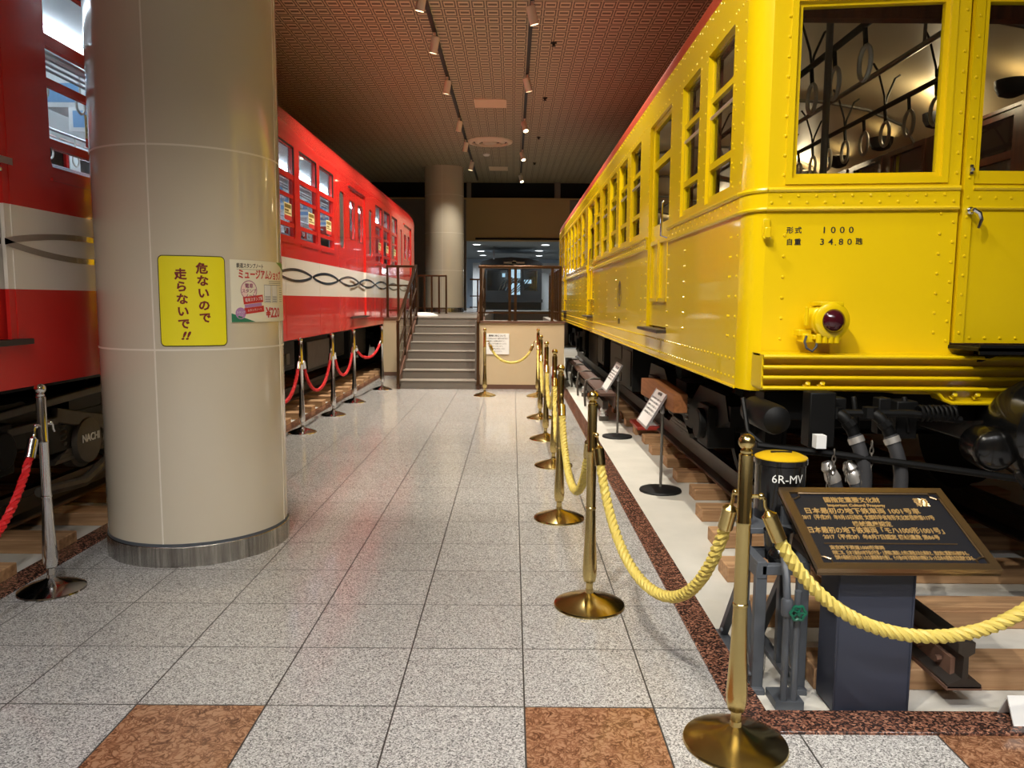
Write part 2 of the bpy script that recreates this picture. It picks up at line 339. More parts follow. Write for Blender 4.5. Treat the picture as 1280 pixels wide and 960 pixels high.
M = dict(
    floor=floor_mat(), ceil=ceiling_mat(), redcar=stripe_mat(), granite=granite_mat(),
    concrete=mat('pale_concrete', (196, 192, 182), 0.85, noise=0.16, nscale=3.5, bump=0.2, bscale=30),
    dkwall=mat('dark_taupe_wall', (124, 114, 104), 0.8, noise=0.05), fascia=mat('brown_fascia', (182, 154, 106), 0.7),
    beige=mat('beige_wall_panel', (190, 170, 138), 0.6, noise=0.04), white=mat('white_paint', (228, 228, 226), 0.6),
    black=mat('matt_black', (14, 14, 15), 0.6), slot=mat('slot_black', (6, 6, 7), 0.9),
    column=mat('tan_enamel_panel', (204, 193, 172), 0.16, coat=0.6, noise=0.03, nscale=2.0), joint=mat('pale_joint_sealant', (226, 218, 204), 0.5),
    brushed=skirting_mat(), chrome=mat('polished_chrome', (216, 216, 218), 0.12, 1.0),
    brass=mat('polished_brass', (208, 186, 124), 0.19, 1.0), bronze=mat('dark_bronze', (92, 68, 48), 0.32, 0.9), bronzelt=mat('bronze_rim', (142, 120, 92), 0.3, 0.9),
    plaque=mat('patinated_plaque_face', (30, 32, 40), 0.45, 0.3, bump=0.15, bscale=400), plaqletter=mat('cast_bronze_letter', (214, 178, 120), 0.28, 0.55),
    yellow=mat('yellow_gloss_paint', (222, 188, 8), 0.24, coat=0.45, noise=0.04, nscale=1.6), roofred=mat('oxide_red_roof', (150, 52, 30), 0.5),
    glass=glass_mat('window_glass'), redpaint=mat('red_gloss_paint', (198, 38, 34), 0.25, coat=0.4), redrubber=mat('door_gasket', (30, 16, 16), 0.6),
    cream=mat('cream_enamel', (224, 208, 170), 0.45), woodint=wood_mat('varnished_mahogany', (62, 30, 18), (104, 56, 32), 0.35, 2), greyint=mat('grey_pole', (128, 124, 118), 0.35, 0.6),
    strap=mat('white_strap_ring', (200, 198, 190), 0.4), ironblk=mat('black_iron', (8, 8, 8), 0.55, 0.0, noise=0.3, nscale=14, spec=0.22),
    irongry=mat('worn_grey_iron', (88, 82, 74), 0.6, 0.3, noise=0.3, nscale=12), rubber=mat('black_rubber_hose', (52, 52, 54), 0.55), clamp=mat('bare_clamp', (196, 192, 186), 0.35, 0.7),
    rail=mat('dark_rail_steel', (72, 66, 62), 0.45, 0.6, noise=0.25, nscale=10), rust=mat('rusty_rail_foot', (112, 82, 66), 0.8, 0.1, noise=0.3, nscale=16),
    sleeper=wood_mat('fresh_sleeper_wood', (146, 108, 74), (196, 156, 114), 0.7, 0), crate=wood_mat('brown_timber', (126, 76, 40), (164, 106, 62), 0.65, 1),
    navy=mat('navy_pedestal_paint', (50, 54, 68), 0.5), greyst=mat('grey_stand_paint', (78, 82, 88), 0.45), green=mat('green_valve_paint', (20, 96, 72), 0.35),
    goldrope=mat('gold_cord', (206, 184, 92), 0.55), redrope=mat('red_cord', (206, 24, 30), 0.6),
    signyel=mat('yellow_sign_film', (240, 226, 30), 0.4), signborder=mat('sign_border_olive', (66, 58, 24), 0.5), signtext=mat('maroon_letter', (120, 22, 26), 0.5),
    paper=mat('poster_paper', (232, 226, 204), 0.55), pred=mat('poster_red', (196, 46, 44), 0.55), pgreen=mat('poster_green', (44, 120, 88), 0.55), pgreen2=mat('poster_leaf_green', (110, 150, 60), 0.55), ppur=mat('poster_mauve', (176, 128, 178), 0.55),
    ink=mat('black_ink', (40, 38, 38), 0.6), plight=mat('poster_pale_pink', (236, 206, 200), 0.55), letterblk=mat('black_lettering', (24, 20, 14), 0.5), letterwht=mat('white_lettering', (226, 226, 220), 0.5),
    stair=mat('grey_stair_granite', (108, 101, 93), 0.45, noise=0.22, nscale=90), nosing=mat('pale_nosing', (128, 120, 110), 0.5), redlens=mat('dark_red_lens', (60, 10, 22), 0.06, coat=1.0),
    lampbody=mat('cream_lamp_housing', (238, 228, 210), 0.5), track=mat('black_lighting_track', (16, 15, 15), 0.5), bulb=mat('lit_lamp', (255, 240, 210), 0.5, emit=(255, 236, 200), estr=14),
    tube=mat('lit_fluorescent_tube', (255, 255, 255), 0.5, emit=(226, 240, 255), estr=15), ivory=mat('ivory_interior_panel', (228, 234, 236), 0.4), seat=mat('dull_red_moquette', (140, 60, 52), 0.9),
    down=mat('lit_downlight', (255, 255, 255), 0.5, emit=(244, 250, 255), estr=9), greyceil=mat('grey_gallery_ceiling', (150, 158, 162), 0.8), vent=mat('ceiling_grille', (224, 208, 182), 0.6),
    glow=mat('lit_glass_shade', (255, 230, 180), 0.4, emit=(255, 222, 160), estr=3.2), cabglow=mat('window_and_reflection_glow', (200, 226, 240), 0.3, emit=(190, 222, 244), estr=0.9),
    redplate=mat('red_tray', (168, 52, 40), 0.5), greybox=mat('grey_box_paint', (132, 132, 134), 0.5), label=mat('panel_print', (238, 236, 234), 0.35), alu=mat('aluminium_frame', (176, 176, 180), 0.35, 0.6), bluegrey=mat('pale_blue_wall', (190, 204, 220), 0.7))

# ------------------------------------------------------------------ setting
CZ = 5.6
def curbs_and_floor():
    f = MB()
    f.box(-2.65, 0.845, -8, 13.6, -0.2, 0); f.box(-2.65, 0.845, 13.6, 27, -0.2, -0.002); f.box(0.845, 6, -8, 2.64, -0.2, 0); f.box(-6, -2.65, -8, 2.0, -0.2, 0)
    struct('floor', f, M['floor'])
    b = MB(); b.box(0.98, 6, 2.79, 27, -0.2, -0.012); b.box(-6, -2.80, 2.15, 27, -0.2, -0.012)
    struct('floor_trackbed', b, M['concrete'])
    c = MB(); c.box(0.845, 0.98, 2.64, 13.6, -0.2, 0.012); c.box(0.98, 6, 2.64, 2.79, -0.2, 0.012)
    struct('trim_1', c, M['granite'], bevel=0.004)
    c = MB(); c.box(-2.80, -2.65, 2.0, 15.9, -0.2, 0.012); c.box(-6, -2.80, 2.0, 2.15, -0.2, 0.012)
    struct('trim_2', c, M['granite'], bevel=0.004)
curbs_and_floor()
struct('ceiling', MB().box(-6, 6, -8, 27.3, CZ, CZ + 0.2), M['ceil'])
struct('wall_left', MB().box(-6.2, -6, -8, 27.3, -0.2, CZ), M['dkwall'])
struct('wall_right', MB().box(6, 6.2, -8, 27.3, -0.2, CZ), M['dkwall'])
struct('wall_front', MB().box(-6, 6, -8.2, -8, -0.2, CZ), M['beige'])
w = MB(); w.box(-6, -1.62, 27.0, 27.3, -0.2, 5.05); w.box(1.95, 6, 27.0, 27.3, -0.2, 5.05)
w.box(-6, 6, 27.25, 27.3, 5.05, CZ)
struct('wall_back', w, M['dkwall'])
struct('wall_fascia', MB().box(-1.62, 1.95, 27.0, 27.3, 3.62, 5.05).box(-6, 6, 26.92, 27.0, 5.02, 5.07), M['fascia'])
struct('trim_3', MB().box(-6, 6, 27.1, 27.25, 5.07, CZ).box(-1.3, 1.75, 26.96, 27.0, 3.66, 3.72), M['slot'])
struct('trim_4', MB().box(1.42, 1.62, 26.95, 27.1, 5.07, CZ).box(-1.6, -1.45, 26.95, 27.1, 5.07, CZ), M['dkwall'])
struct('ceiling_gallery', MB().box(-6, 6, 27.3, 39, 3.62, 3.8), M['greyceil'])
g = MB(); g.box(-6, 6, 38.8, 39, 1.0, 3.62); g.box(-6.2, -6, 27.3, 39, 1.0, 3.62); g.box(6, 6.2, 27.3, 39, 1.0, 3.62)
struct('wall_gallery', g, M['bluegrey'])

# platform, stair, small walls
PZ = 1.2
p = MB(); p.box(-2.65, -1.98, 15.9, 27, 0, PZ); p.box(-1.98, -0.66, 16.05, 27, 0, PZ); p.box(-0.66, 0.885, 13.6, 14.25, 0, PZ); p.box(0.70, 0.885, 14.25, 17.7, 0, PZ); p.box(-6, 6, 27, 39, 0, PZ)
struct('floor_platform', p, M['stair'])
w = MB(); w.box(-0.58, 0.885, 13.57, 13.6, 0.08, PZ - 0.03); w.box(-2.65, -1.98, 15.87, 15.9, 0.08, PZ - 0.03); w.box(0.885, 0.915, 13.57, 17.7, 0.08, PZ - 0.03)
w.box(-2.68, -2.65, 15.87, 27, 0.08, PZ - 0.03)
struct('wall_platform', w, M['beige'])
w = MB(); w.box(-0.58, 0.92, 13.56, 13.6, 0, 0.08); w.box(-2.65, -1.98, 15.86, 15.9, 0, 0.08); w.box(-0.60, 0.93, 13.54, 13.75, PZ - 0.03, PZ + 0.005); w.box(-2.69, -1.98, 15.84, 16.0, PZ - 0.03, PZ + 0.005)
struct('baseboard_platform', w, mat('brown_stone_base', (96, 68, 54), 0.4))
st = MB()
for i in range(8):
    y0 = 13.5 + i * 0.364
    st.box(-1.98, -0.62, y0, 16.2, i * 0.15, (i + 1) * 0.15 - 0.012, 0)
    st.box(-1.985, -0.615, y0 - 0.012, y0 + 0.364 if i < 7 else 16.2, (i + 1) * 0.15 - 0.012, (i + 1) * 0.15, 1)
struct('stairs', st, [M['stair'], M['nosing']])
sg = MB()   # brown side strings of the stair
for x0, x1 in ((-2.03, -1.98), (-0.62, -0.57)):
    sg.prism([(13.45, 0), (16.2, 0), (16.2, 1.24), (16.05, 1.24), (13.45, 0.2)], lambda u, v, w, a=x0, b=x1: (a if w == 0 else b, u, v), 0, 1)
struct('trim_5', sg, bpy.data.materials['brown_stone_base'])

# ------------------------------------------------------------------ round pillars
PC = (-2.015, 4.88)
def pillar(name, c, r, z0, z1, label, skirt):
    n = 72; mb = MB()
    mb.lathe([(r, z0), (r, z1)], (c[0], c[1], 0), n=n)
    k = z0 + 0.13 + 1.14
    while k < z1:
        mb.lathe([(r + 0.0012, k - 0.005), (r + 0.0012, k + 0.005)], (c[0], c[1], 0), n=n, m=1); k += 1.135
    for a in (-0.6, 89.4, 179.4, 269.4):
        a = math.radians(a); d = Vector((math.sin(a), -math.cos(a), 0)); t = Vector((d.y, -d.x, 0))
        mb.obox(Vector((c[0], c[1], (z0 + 0.13 + z1) / 2)) + d * (r - 0.002), t * 0.004, d * 0.004, Vector((0, 0, (z1 - z0 - 0.13) / 2)), 1)
    o = obj(name, mb, [M['column'], M['joint']]); o['kind'] = 'structure'
    sk = MB(); sk.lathe([(r + 0.008, z0), (r + 0.008, z0 + 0.118), (r + 0.004, z0 + 0.122)], (c[0], c[1], 0), n=n)
    sk.lathe([(r + 0.003, z0 + 0.122), (r + 0.003, z0 + 0.14)], (c[0], c[1], 0), n=n, m=1)
    obj('skirting', sk, [M['brushed'], M['greyst']], o, label='brushed steel skirting band')
    return o
pillar('pillar', PC, 0.54, 0, CZ, '', 1)
pillar('pillar', (-2.13, 24.2), 0.60, PZ, CZ, '', 1)
def CY(r0=0.54):   # u = angle in degrees, v = z, w = out
    def P(u, v, w):
        a = math.radians(u); return (PC[0] + math.sin(a) * (r0 + w), PC[1] - math.cos(a) * (r0 + w), v)
    return P
def CYm(ac, zc, r0=0.54):   # u, v in metres around (ac, zc)
    def P(u, v, w):
        a = math.radians(ac) + u / r0; return (PC[0] + math.sin(a) * (r0 + w), PC[1] - math.cos(a) * (r0 + w), zc + v)
    return P
def curved_plate(mb, P, u0, u1, v0, v1, rad, w0, w1, m=0, nu=20):
    # rounded-corner plate as vertical strips
    us = [u0 + (u1 - u0) * i / nu for i in range(nu + 1)]
    if rad: us = sorted(set(us + [u0 + rad * (1 - math.cos(PI / 2 * k / 4)) for k in range(5)] + [u1 - rad * (1 - math.cos(PI / 2 * k / 4)) for k in range(5)]))
    def inset(u):
        if not rad: return 0
        d = min(u - u0, u1 - u)
        return 0 if d >= rad else rad - math.sqrt(max(0, rad * rad - (rad - d) ** 2))
    vs = []; fs = []
    for u in us:
        i = inset(u)
        vs += [P(u, v0 + i, w0), P(u, v1 - i, w0), P(u, v0 + i, w1), P(u, v1 - i, w1)]
    for k in range(len(us) - 1):
        a = 4 * k; b = a + 4
        fs += [(a + 2, b + 2, b + 3, a + 3), (a, a + 1, b + 1, b), (a, b, b + 2, a + 2), (a + 1, a + 3, b + 3, b + 1)]
    e = 4 * (len(us) - 1); fs += [(0, 2, 3, 1), (e, e + 1, e + 3, e + 2)]
    mb.add(vs, fs, m)
# yellow warning sign
A0 = 22.3; Z0 = 1.546; Pm = CYm(A0, Z0)
sgn = thing('warning_sign', (PC[0] + math.sin(math.radians(A0)) * 0.54, PC[1] - math.cos(math.radians(A0)) * 0.54, Z0), 'yellow rounded warning sign in vertical Japanese lettering on the large tan pillar', 'sign')
mb = MB(); curved_plate(mb, Pm, -0.179, 0.179, -0.256, 0.256, 0.026, 0.001, 0.003, 0); obj('sign_border', mb, M['signborder'], sgn)
mb = MB(); curved_plate(mb, Pm, -0.174, 0.174, -0.251, 0.251, 0.022, 0.001, 0.0042, 0); obj('sign_plate', mb, M['signyel'], sgn)
mb = MB()
for i, ch in enumerate('危ないので'): text(mb, ch, 0.064, Pm, 0.052 + 0.002 * i, 0.181 - 0.0695 * i, 0.0042, 0.0012, bold=0.0022)
for i, ch in enumerate('走らないで'): text(mb, ch, 0.064, Pm, -0.060 + 0.002 * i, 0.147 - 0.0695 * i, 0.0042, 0.0012, bold=0.0022)
text(mb, '!!', 0.062, Pm, -0.05, 0.147 - 0.0695 * 4.95, 0.0042, 0.0012, bold=0.002, shear=0.3, sx=1.35)
obj('lettering', mb, M['signtext'], sgn)
# paper poster
po = thing('poster', (PC[0] + math.sin(math.radians(72)) * 0.545, PC[1] - math.cos(math.radians(72)) * 0.545, 1.61), 'cream paper poster with red title and 220 yen price taped on the large pillar', 'poster')
Pp = CY(0.545); Pq = lambda ac, zc: CYm(ac, zc, 0.545)
mb = MB(); curved_plate(mb, Pp, 44.2, 100.5, 1.424, 1.788, 0, -0.003, 0.0, 0, 24); obj('poster_sheet', mb, M['paper'], po)
mb = MB()
text(mb, '鉄道スタンプノート', 0.030, Pq(58.8, 1.753), 0, 0, 0.0, 0.0006, 2, bold=0.0006, sx=0.74)
text(mb, 'ミュージアムショップ', 0.060, Pq(70.5, 1.702), 0, 0, 0.0004, 0.0006, 0, bold=0.0018, sx=0.68)
curved_plate(mb, Pp, 48.4, 69.5, 1.733, 1.7345, 0, 0, 0.0006, 2, 8)
def ring(mb, P, R, r, m, n=28):
    vs = [P(q * math.cos(2 * PI * k / n), q * math.sin(2 * PI * k / n) * 1.0, 0.0007) for q in (R, r) for k in range(n)]
    mb.add(vs, [(k, (k + 1) % n, n + (k + 1) % n, n + k) for k in range(n)], m)
def disc(mb, P, R, m, w=0.0006, n=24):
    mb.add([P(R * math.cos(2 * PI * k / n), R * math.sin(2 * PI * k / n), w) for k in range(n)], [tuple(range(n))], m)
Pc = Pq(56.8, 1.612); ring(mb, Pc, 0.058, 0.054, 3); disc(mb, Pc, 0.0535, 4, 0.0004)
text(mb, '電車', 0.03, Pc, 0, 0.024, 0.0006, 0.0006, 3, bold=0.0005); text(mb, 'スタンプ', 0.026, Pc, 0, -0.006, 0.0006, 0.0006, 3, bold=0.0004); text(mb, 'ノート', 0.024, Pc, 0.008, -0.032, 0.0006, 0.0006, 3, bold=0.0004)
def rotrect(mb, P, u0, u1, v0, v1, ang, m, w):
    ca, sa = math.cos(ang), math.sin(ang)
    nu = 6; vs = []
    for i in range(nu + 1):
        for v in (v0, v1):
            u = u0 + (u1 - u0) * i / nu; vs.append(P(u * ca - v * sa, u * sa + v * ca, w))
    mb.add(vs, [(2 * i, 2 * i + 2, 2 * i + 3, 2 * i + 1) for i in range(nu)], m)
Pb = Pq(60.5, 1.528); rotrect(mb, Pb, -0.075, 0.075, 0.008, 0.052, 0.10, 0, 0.0008); rotrect(mb, Pb, -0.075, 0.075, -0.050, -0.014, 0.10, 0, 0.0008); rotrect(mb, Pb, -0.07, 0.06, -0.013, 0.006, 0.10, 5, 0.0008)
text(mb, '電車スタンプ集', 0.024, Pb, 0, 0.03, 0.0009, 0.0004, 6, rot=0.10, sx=0.8); text(mb, 'スタンプノート', 0.016, Pb, 0.004, -0.032, 0.0009, 0.0004, 6, rot=0.10)
for uc in (73.0, 81.5):
    Pk = Pq(uc, 1.585); rotrect(mb, Pk, -0.034, 0.034, -0.045, 0.062, 0, 6, 0.0005)
    for e in ((-0.034, 0.034, 0.060, 0.062), (-0.034, 0.034, -0.045, -0.043), (-0.034, -0.032, -0.045, 0.062), (0.032, 0.034, -0.045, 0.062)): rotrect(mb, Pk, *e, 0, 2, 0.0007)
    for q in range(4): rotrect(mb, Pk, -0.026, 0.026, -0.008 - q * 0.009, -0.011 - q * 0.009, 0, 2, 0.0007)
for q in range(3): rotrect(mb, Pq(84, 1.668 - q * 0.011), -0.09, 0.08, -0.001, 0.0015, 0, 2, 0.0006)
for q in range(7): rotrect(mb, Pq(92, 1.63 - q * 0.014), -0.03, 0.03, -0.001, 0.0015, 0, 2, 0.0006)
text(mb, '¥220', 0.082, Pq(79.5, 1.475), 0, 0, 0.0005, 0.0006, 6, bold=0.007); text(mb, '¥220', 0.082, Pq(79.5, 1.475), 0, 0, 0.0012, 0.0006, 0, bold=0.002)
def strips(mb, P, u0, u1, lo, hi, m, w=0.0006, n=10):
    vs = []
    for i in range(n + 1):
        t = i / n; u = u0 + (u1 - u0) * t; vs += [P(u, lo(t), w), P(u, hi(t), w)]
    mb.add(vs, [(2 * i, 2 * i + 2, 2 * i + 3, 2 * i + 1) for i in range(n)], m)
strips(mb, Pp, 44.25, 61.0, lambda t: 1.425, lambda t: 1.4252 + 0.052 * (1 - t), 1); strips(mb, Pp, 84.5, 100.4, lambda t: 1.7868 - 0.055 * t, lambda t: 1.787, 7)
Pd = Pq(50.4, 1.477); disc(mb, Pd, 0.034, 5, 0.0008); text(mb, 'スタンプ', 0.014, Pd, 0, 0.004, 0.001, 0.0004, 6); text(mb, 'ノート', 0.012, Pd, 0, -0.012, 0.001, 0.0004, 6)
obj('poster_print', mb, [M['pred'], M['pgreen'], M['ink'], mat('poster_plum', (150, 70, 110), 0.55), M['plight'], M['ppur'], M['white'], M['pgreen2']], po)

# ------------------------------------------------------------------ shared undercarriage
def bogie(car, cx, cy, gauge, zr, name='bogie', wb=2.1):
    fr = MB()
    for sx in (-1, 1):
        x = cx + sx * (gauge / 2 + 0.26)
        fr.prism([(cy - wb / 2 - 0.45, zr + 0.50), (cy - wb / 2 - 0.35, zr + 0.66), (cy - 0.7, zr + 0.66), (cy - 0.45, zr + 0.52), (cy + 0.45, zr + 0.52), (cy + 0.7, zr + 0.66), (cy + wb / 2 + 0.35, zr + 0.66), (cy + wb / 2 + 0.45, zr + 0.50),
                  (cy + wb / 2 + 0.2, zr + 0.42), (cy + 0.6, zr + 0.36), (cy + 0.45, zr + 0.28), (cy - 0.45, zr + 0.28), (cy - 0.6, zr + 0.36), (cy - wb / 2 - 0.2, zr + 0.42)], lambda u, v, w, x=x: (x - 0.05 + w, u, v), 0, 0.1)
    fr.box(cx - gauge / 2 - 0.3, cx + gauge / 2 + 0.3, cy - 0.2, cy + 0.2, zr + 0.3, zr + 0.62)
    for s in (-1, 1): fr.box(cx - gauge / 2 - 0.3, cx + gauge / 2 + 0.3, cy + s * (wb / 2 + 0.4) - 0.05, cy + s * (wb / 2 + 0.4) + 0.05, zr + 0.46, zr + 0.6)
    b = obj(name, fr, M['ironblk'], car)
    for sy in (-1, 1):
        y = cy + sy * wb / 2
        ax = MB(); ax.cyl((cx - gauge / 2 - 0.2, y, zr + 0.42), (1, 0, 0), 0.07, gauge + 0.4, 16); obj('axle', ax, M['ironblk'], b)
        for sx in (-1, 1):
            wm = MB(); wm.lathe([(0.05, -0.07), (0.12, -0.07), (0.13, -0.02), (0.34, 0.0), (0.36, -0.055), (0.425, -0.055), (0.43, 0.05), (0.46, 0.055), (0.46, 0.075), (0.05, 0.075)], (cx + sx * gauge / 2, y, zr + 0.425), (-sx, 0, 0), 36)
            obj('wheel', wm, [M['ironblk']], b)
            bx = MB(); x = cx + sx * (gauge / 2 + 0.27); bx.box(x - 0.1, x + 0.1, y - 0.15, y + 0.15, zr + 0.26, zr + 0.56); bx.cyl((x + sx * 0.09, y, zr + 0.42), (sx, 0, 0), 0.11, 0.06, 20)
            obj('axle_box', bx, M['ironblk'], b, bevel=0.012)
    for sx in (-1, 1):
        sp = MB(); x = cx + sx * (gauge / 2 + 0.26)
        for k in range(5): sp.prism([(cy - 0.42 + k * 0.06, zr + 0.20 + k * 0.028), (cy + 0.42 - k * 0.06, zr + 0.20 + k * 0.028), (cy + 0.38 - k * 0.06, zr + 0.225 + k * 0.028), (cy - 0.38 + k * 0.06, zr + 0.225 + k * 0.028)], lambda u, v, w, x=x: (x - 0.05 + w, u, v), 0, 0.1)
        for sy in (-0.3, 0.3):
            sp.tube([(x + 0.055 * math.cos(t * 0.7), cy + sy + 0.055 * math.sin(t * 0.7), zr + 0.32 + t * 0.0045) for t in range(46)], 0.012, 6)
        obj('leaf_spring', sp, M['irongry'], b)
    return b

# ------------------------------------------------------------------ yellow car
YX = 1.17; YC = 2.5; YW = 3.83; YF = 3.86; YE = 19.75; YB = 1.115; YT = 3.25; RZ = 0.27
car = thing('subway_car', (YC, 11.8, RZ), 'bright yellow riveted antique subway car on the wooden sleepers with headline number 1000', 'train car')
car['label'] = 'bright yellow riveted antique subway car standing behind the bronze plaque'
doors = [(5.88, 6.75), (10.92, 12.2), (16.35, 17.22)]
doors = [(5.88, 6.75), (11.30, 12.17), (16.72, 17.59)]
wins = [(4.25, 4.80), (5.0, 5.50)] + [(7.24 + 0.83 * k, 7.83 + 0.83 * k) for k in range(5)] + [(12.66 + 0.83 * k, 13.25 + 0.83 * k) for k in range(5)] + [(17.95, 18.45), (18.7, 19.25)]
wins = [w_ for w_ in wins if not any(w_[0] < d[1] + 0.05 and w_[1] > d[0] - 0.05 for d in doors)]
WZ0, WZ1 = 2.15, 3.025
holes = [(a, b, WZ0, WZ1) for a, b in wins] + [(a, b, 1.345, 3.03) for a, b in doors]
body = MB()
PL = lambda u, v, w: (YX + w, u, v); PR = lambda u, v, w: (YW - w, u, v)
body.panel(PL, 4.02, YE - 0.16, YB, YT, holes, 0.06); body.panel(PR, 4.02, YE - 0.16, YB, YT, holes, 0.06)
def plan(sx, end):
    """corner + facet plan points of one end, from the side to the door edge"""
    x = lambda a: YX + a if sx < 0 else YW - a
    y = (lambda b: b) if end == 0 else (lambda b: YE + YF - b - 0.04)
    return [(x(0), y(4.02)), (x(0.006), y(3.965)), (x(0.022), y(3.918)), (x(0.045), y(3.885)), (x(0.08), y(3.862))], (x(0.08), y(3.862)), (x(0.96), y(3.75))
FW0, FW1, FZ0, FZ1 = 0.112, 0.80, 2.165, 2.99
facets = {}
for end in (0, 1):
    for sx in (-1, 1):
        cp, a, b = plan(sx, end)
        vs = [(px_, py_, z) for px_, py_ in cp for z in (YB, YT)]
        body.add(vs, [(2 * i, 2 * i + 2, 2 * i + 3, 2 * i + 1) for i in range(4)])
        A, Bv = Vector(a + (0,)), Vector(b + (0,)); d = (Bv - A); L = d.length; d.normalize(); nin = Vector((-d.y, d.x, 0)) if (d.x > 0) else Vector((d.y, -d.x, 0))
        if end == 1: nin = Vector((nin.x, -abs(nin.y), 0))
        else: nin = Vector((nin.x, abs(nin.y), 0))
        PF = lambda u, v, w, A=A, d=d, n=nin: tuple(A + d * u + n * w + Vector((0, 0, v)))
        facets[(end, sx)] = (PF, L, -nin)
        body.panel(PF, 0, L, YB, YT, [(FW0, FW1, FZ0, FZ1)], 0.06)
    yd = 3.75 if end == 0 else YE + YF - 3.75 - 0.04
    t = 0.06 if end == 0 else -0.06
    PD = lambda u, v, w, yd=yd, s=(1 if end == 0 else -1): (u, yd + s * w, v)
    body.panel(PD, YX + 0.96, YW - 0.96, 3.05, YT, [], 0.06); body.panel(PD, YX + 0.96, YW - 0.96, YB, 1.36, [], 0.06)
# rivets
rv = lambda p, n, r=0.0085: body.rivet(p, n, r)
PFm, FL, FN = facets[(0, -1)]
y = 4.05
while y < YE - 0.2:
    rv((YX, y, 1.262), (-1, 0, 0)); rv((YX, y, 1.165), (-1, 0, 0)); y += 0.077
y = 4.05; k = 0
while y < YE - 0.2:
    ind = any(a - 0.06 < y < b + 0.06 for a, b in doors)
    if not ind: rv((YX - 0.012, y, 2.078 if k % 2 else 2.046), (-1, 0, 0), 0.008)
    rv((YX, y, 3.215 if k % 2 else 3.235), (-1, 0, 0), 0.007)
    if k % 2: rv((YX, y, 3.07), (-1, 0, 0), 0.0075)
    y += 0.062; k += 1
cols = [4.06, 4.17, 4.20, 5.28, 5.31, 5.82, 5.86, 6.80, 6.84, 7.05, 7.92, 8.75, 8.79, 9.6, 10.45, 11.2, 11.25, 12.22, 12.26, 13.4, 14.2, 15.0, 15.9, 16.64, 17.66, 18.5, 19.4]
for c in cols:
    z = 1.38
    while z < 1.98: rv((YX, c, z), (-1, 0, 0)); z += 0.105
for a, b in wins + doors:
    for e in (a - 0.03, b + 0.03):
        z = 2.2
        while z < 3.03: rv((YX, e, z), (-1, 0, 0), 0.0075); z += 0.1
for e in (4.05, 4.19):
    z = 2.17
    while z < 3.2: rv((YX, e, z), (-1, 0, 0)); z += 0.1
nfront = tuple(FN)
def fr_(u, z, r=0.0085, o=0.0): body.rivet(tuple(Vector(PFm(u, z, -o))), nfront, r)
for z in [1.38 + 0.102 * k for k in range(6)]: fr_(0.09, z)
for z in [1.38 + 0.095 * k for k in range(7)]:
    fr_(0.81, z + 0.04); fr_(0.87, z)
for z in [2.18 + 0.093 * k for k in range(11)]:
    fr_(0.075, z); fr_(0.81, z + 0.045); fr_(0.87, z)
u = 0.02; k = 0
while u < 0.89: fr_(u, 2.078 if k % 2 else 2.046, 0.008, 0.012); u += 0.042; k += 1
for z in (1.21, 1.28): fr_(-0.02, z)
# belt mouldings
def belt(mb, P, u0, u1, s=1):
    mb.panel(P, u0, u1, 2.02, 2.11, [], 0.03)
for a, b in zip([4.02] + [d[1] + 0.02 for d in doors], [d[0] - 0.02 for d in doors] + [YE - 0.16]):
    for x, s in ((YX, -1), (YW, 1)):
        body.box(min(x, x + s * 0.012), max(x, x + s * 0.012), a, b, 2.02, 2.105)
        body.tube([(x + s * 0.012, a, 2.108), (x + s * 0.012, b, 2.108)], 0.013, 8); body.tube([(x + s * 0.008, a, 2.016), (x + s * 0.008, b, 2.016)], 0.010, 8)
for key, (PF, L, n) in facets.items():
    body.panel(lambda u, v, w, PF=PF: PF(u, v, w - 0.012), 0, L, 2.02, 2.105, [], 0.012)
    for z, r in ((2.108, 0.013), (2.016, 0.010)): body.tube([PF(0, z, -0.010), PF(L, z, -0.010)], r, 8)
    cp = plan(key[1], key[0])[0]
    for z, r in ((2.108, 0.013), (2.016, 0.010)):
        body.tube([(px_ - (0.01 if key[1] < 0 else -0.01) * (1 - i / 4), py_ - (0.01 if key[0] == 0 else -0.01) * i / 4, z) for i, (px_, py_) in enumerate(cp)], r, 8)
    body.add([(px_ - (0.012 if key[1] < 0 else -0.012) * (1 - i / 4), py_ - (0.012 if key[0] == 0 else -0.012) * i / 4, z) for i, (px_, py_) in enumerate(cp) for z in (2.02, 2.105)], [(2 * i, 2 * i + 2, 2 * i + 3, 2 * i + 1) for i in range(4)])
# outer raised window surround on the near facet
body.frame(lambda u, v, w: PFm(u, v, -w), FW0 - 0.03, FW1 + 0.03, FZ0 - 0.03, FZ1 + 0.03, 0.03, 0.0, 0.008)
# sill of the solebar
body.tube([(YX - 0.003, 4.02, YB + 0.002), (YX - 0.003, YE - 0.16, YB + 0.002)], 0.008, 6)
obj('body', body, M['yellow'], car, angle=30)
# floor and roof
rf = MB(); prof = [(1.17, 3.25), (1.185, 3.34), (1.25, 3.45), (1.42, 3.54), (1.80, 3.62), (2.5, 3.66)]
prof = prof + [(5.0 - a, b) for a, b in prof[-2::-1]]
ys = [3.86, 3.92, 4.05, YE - 0.2, YE - 0.06, YE]; rv_ = []
for i, yy in enumerate(ys):
    k_ = 0.90 if i in (0, 5) else (0.98 if i in (1, 4) else 1)
    rv_ += [(YC + (a - YC) * k_, yy, 3.25 + (b - 3.25) * (0.55 if i in (0, 5) else (0.85 if i in (1, 4) else 1))) for a, b in prof]
n = len(prof)
rf.add(rv_, [(i * n + k, (i + 1) * n + k, (i + 1) * n + k + 1, i * n + k + 1) for i in range(5) for k in range(n - 1)] + [tuple(range(n)), tuple(range(5 * n, 6 * n))])
y = 4.05
while y < YE: rf.rivet((1.181, y, 3.30), (-1, 0, 0.2), 0.007); y += 0.15
obj('roof', rf, M['roofred'], car)
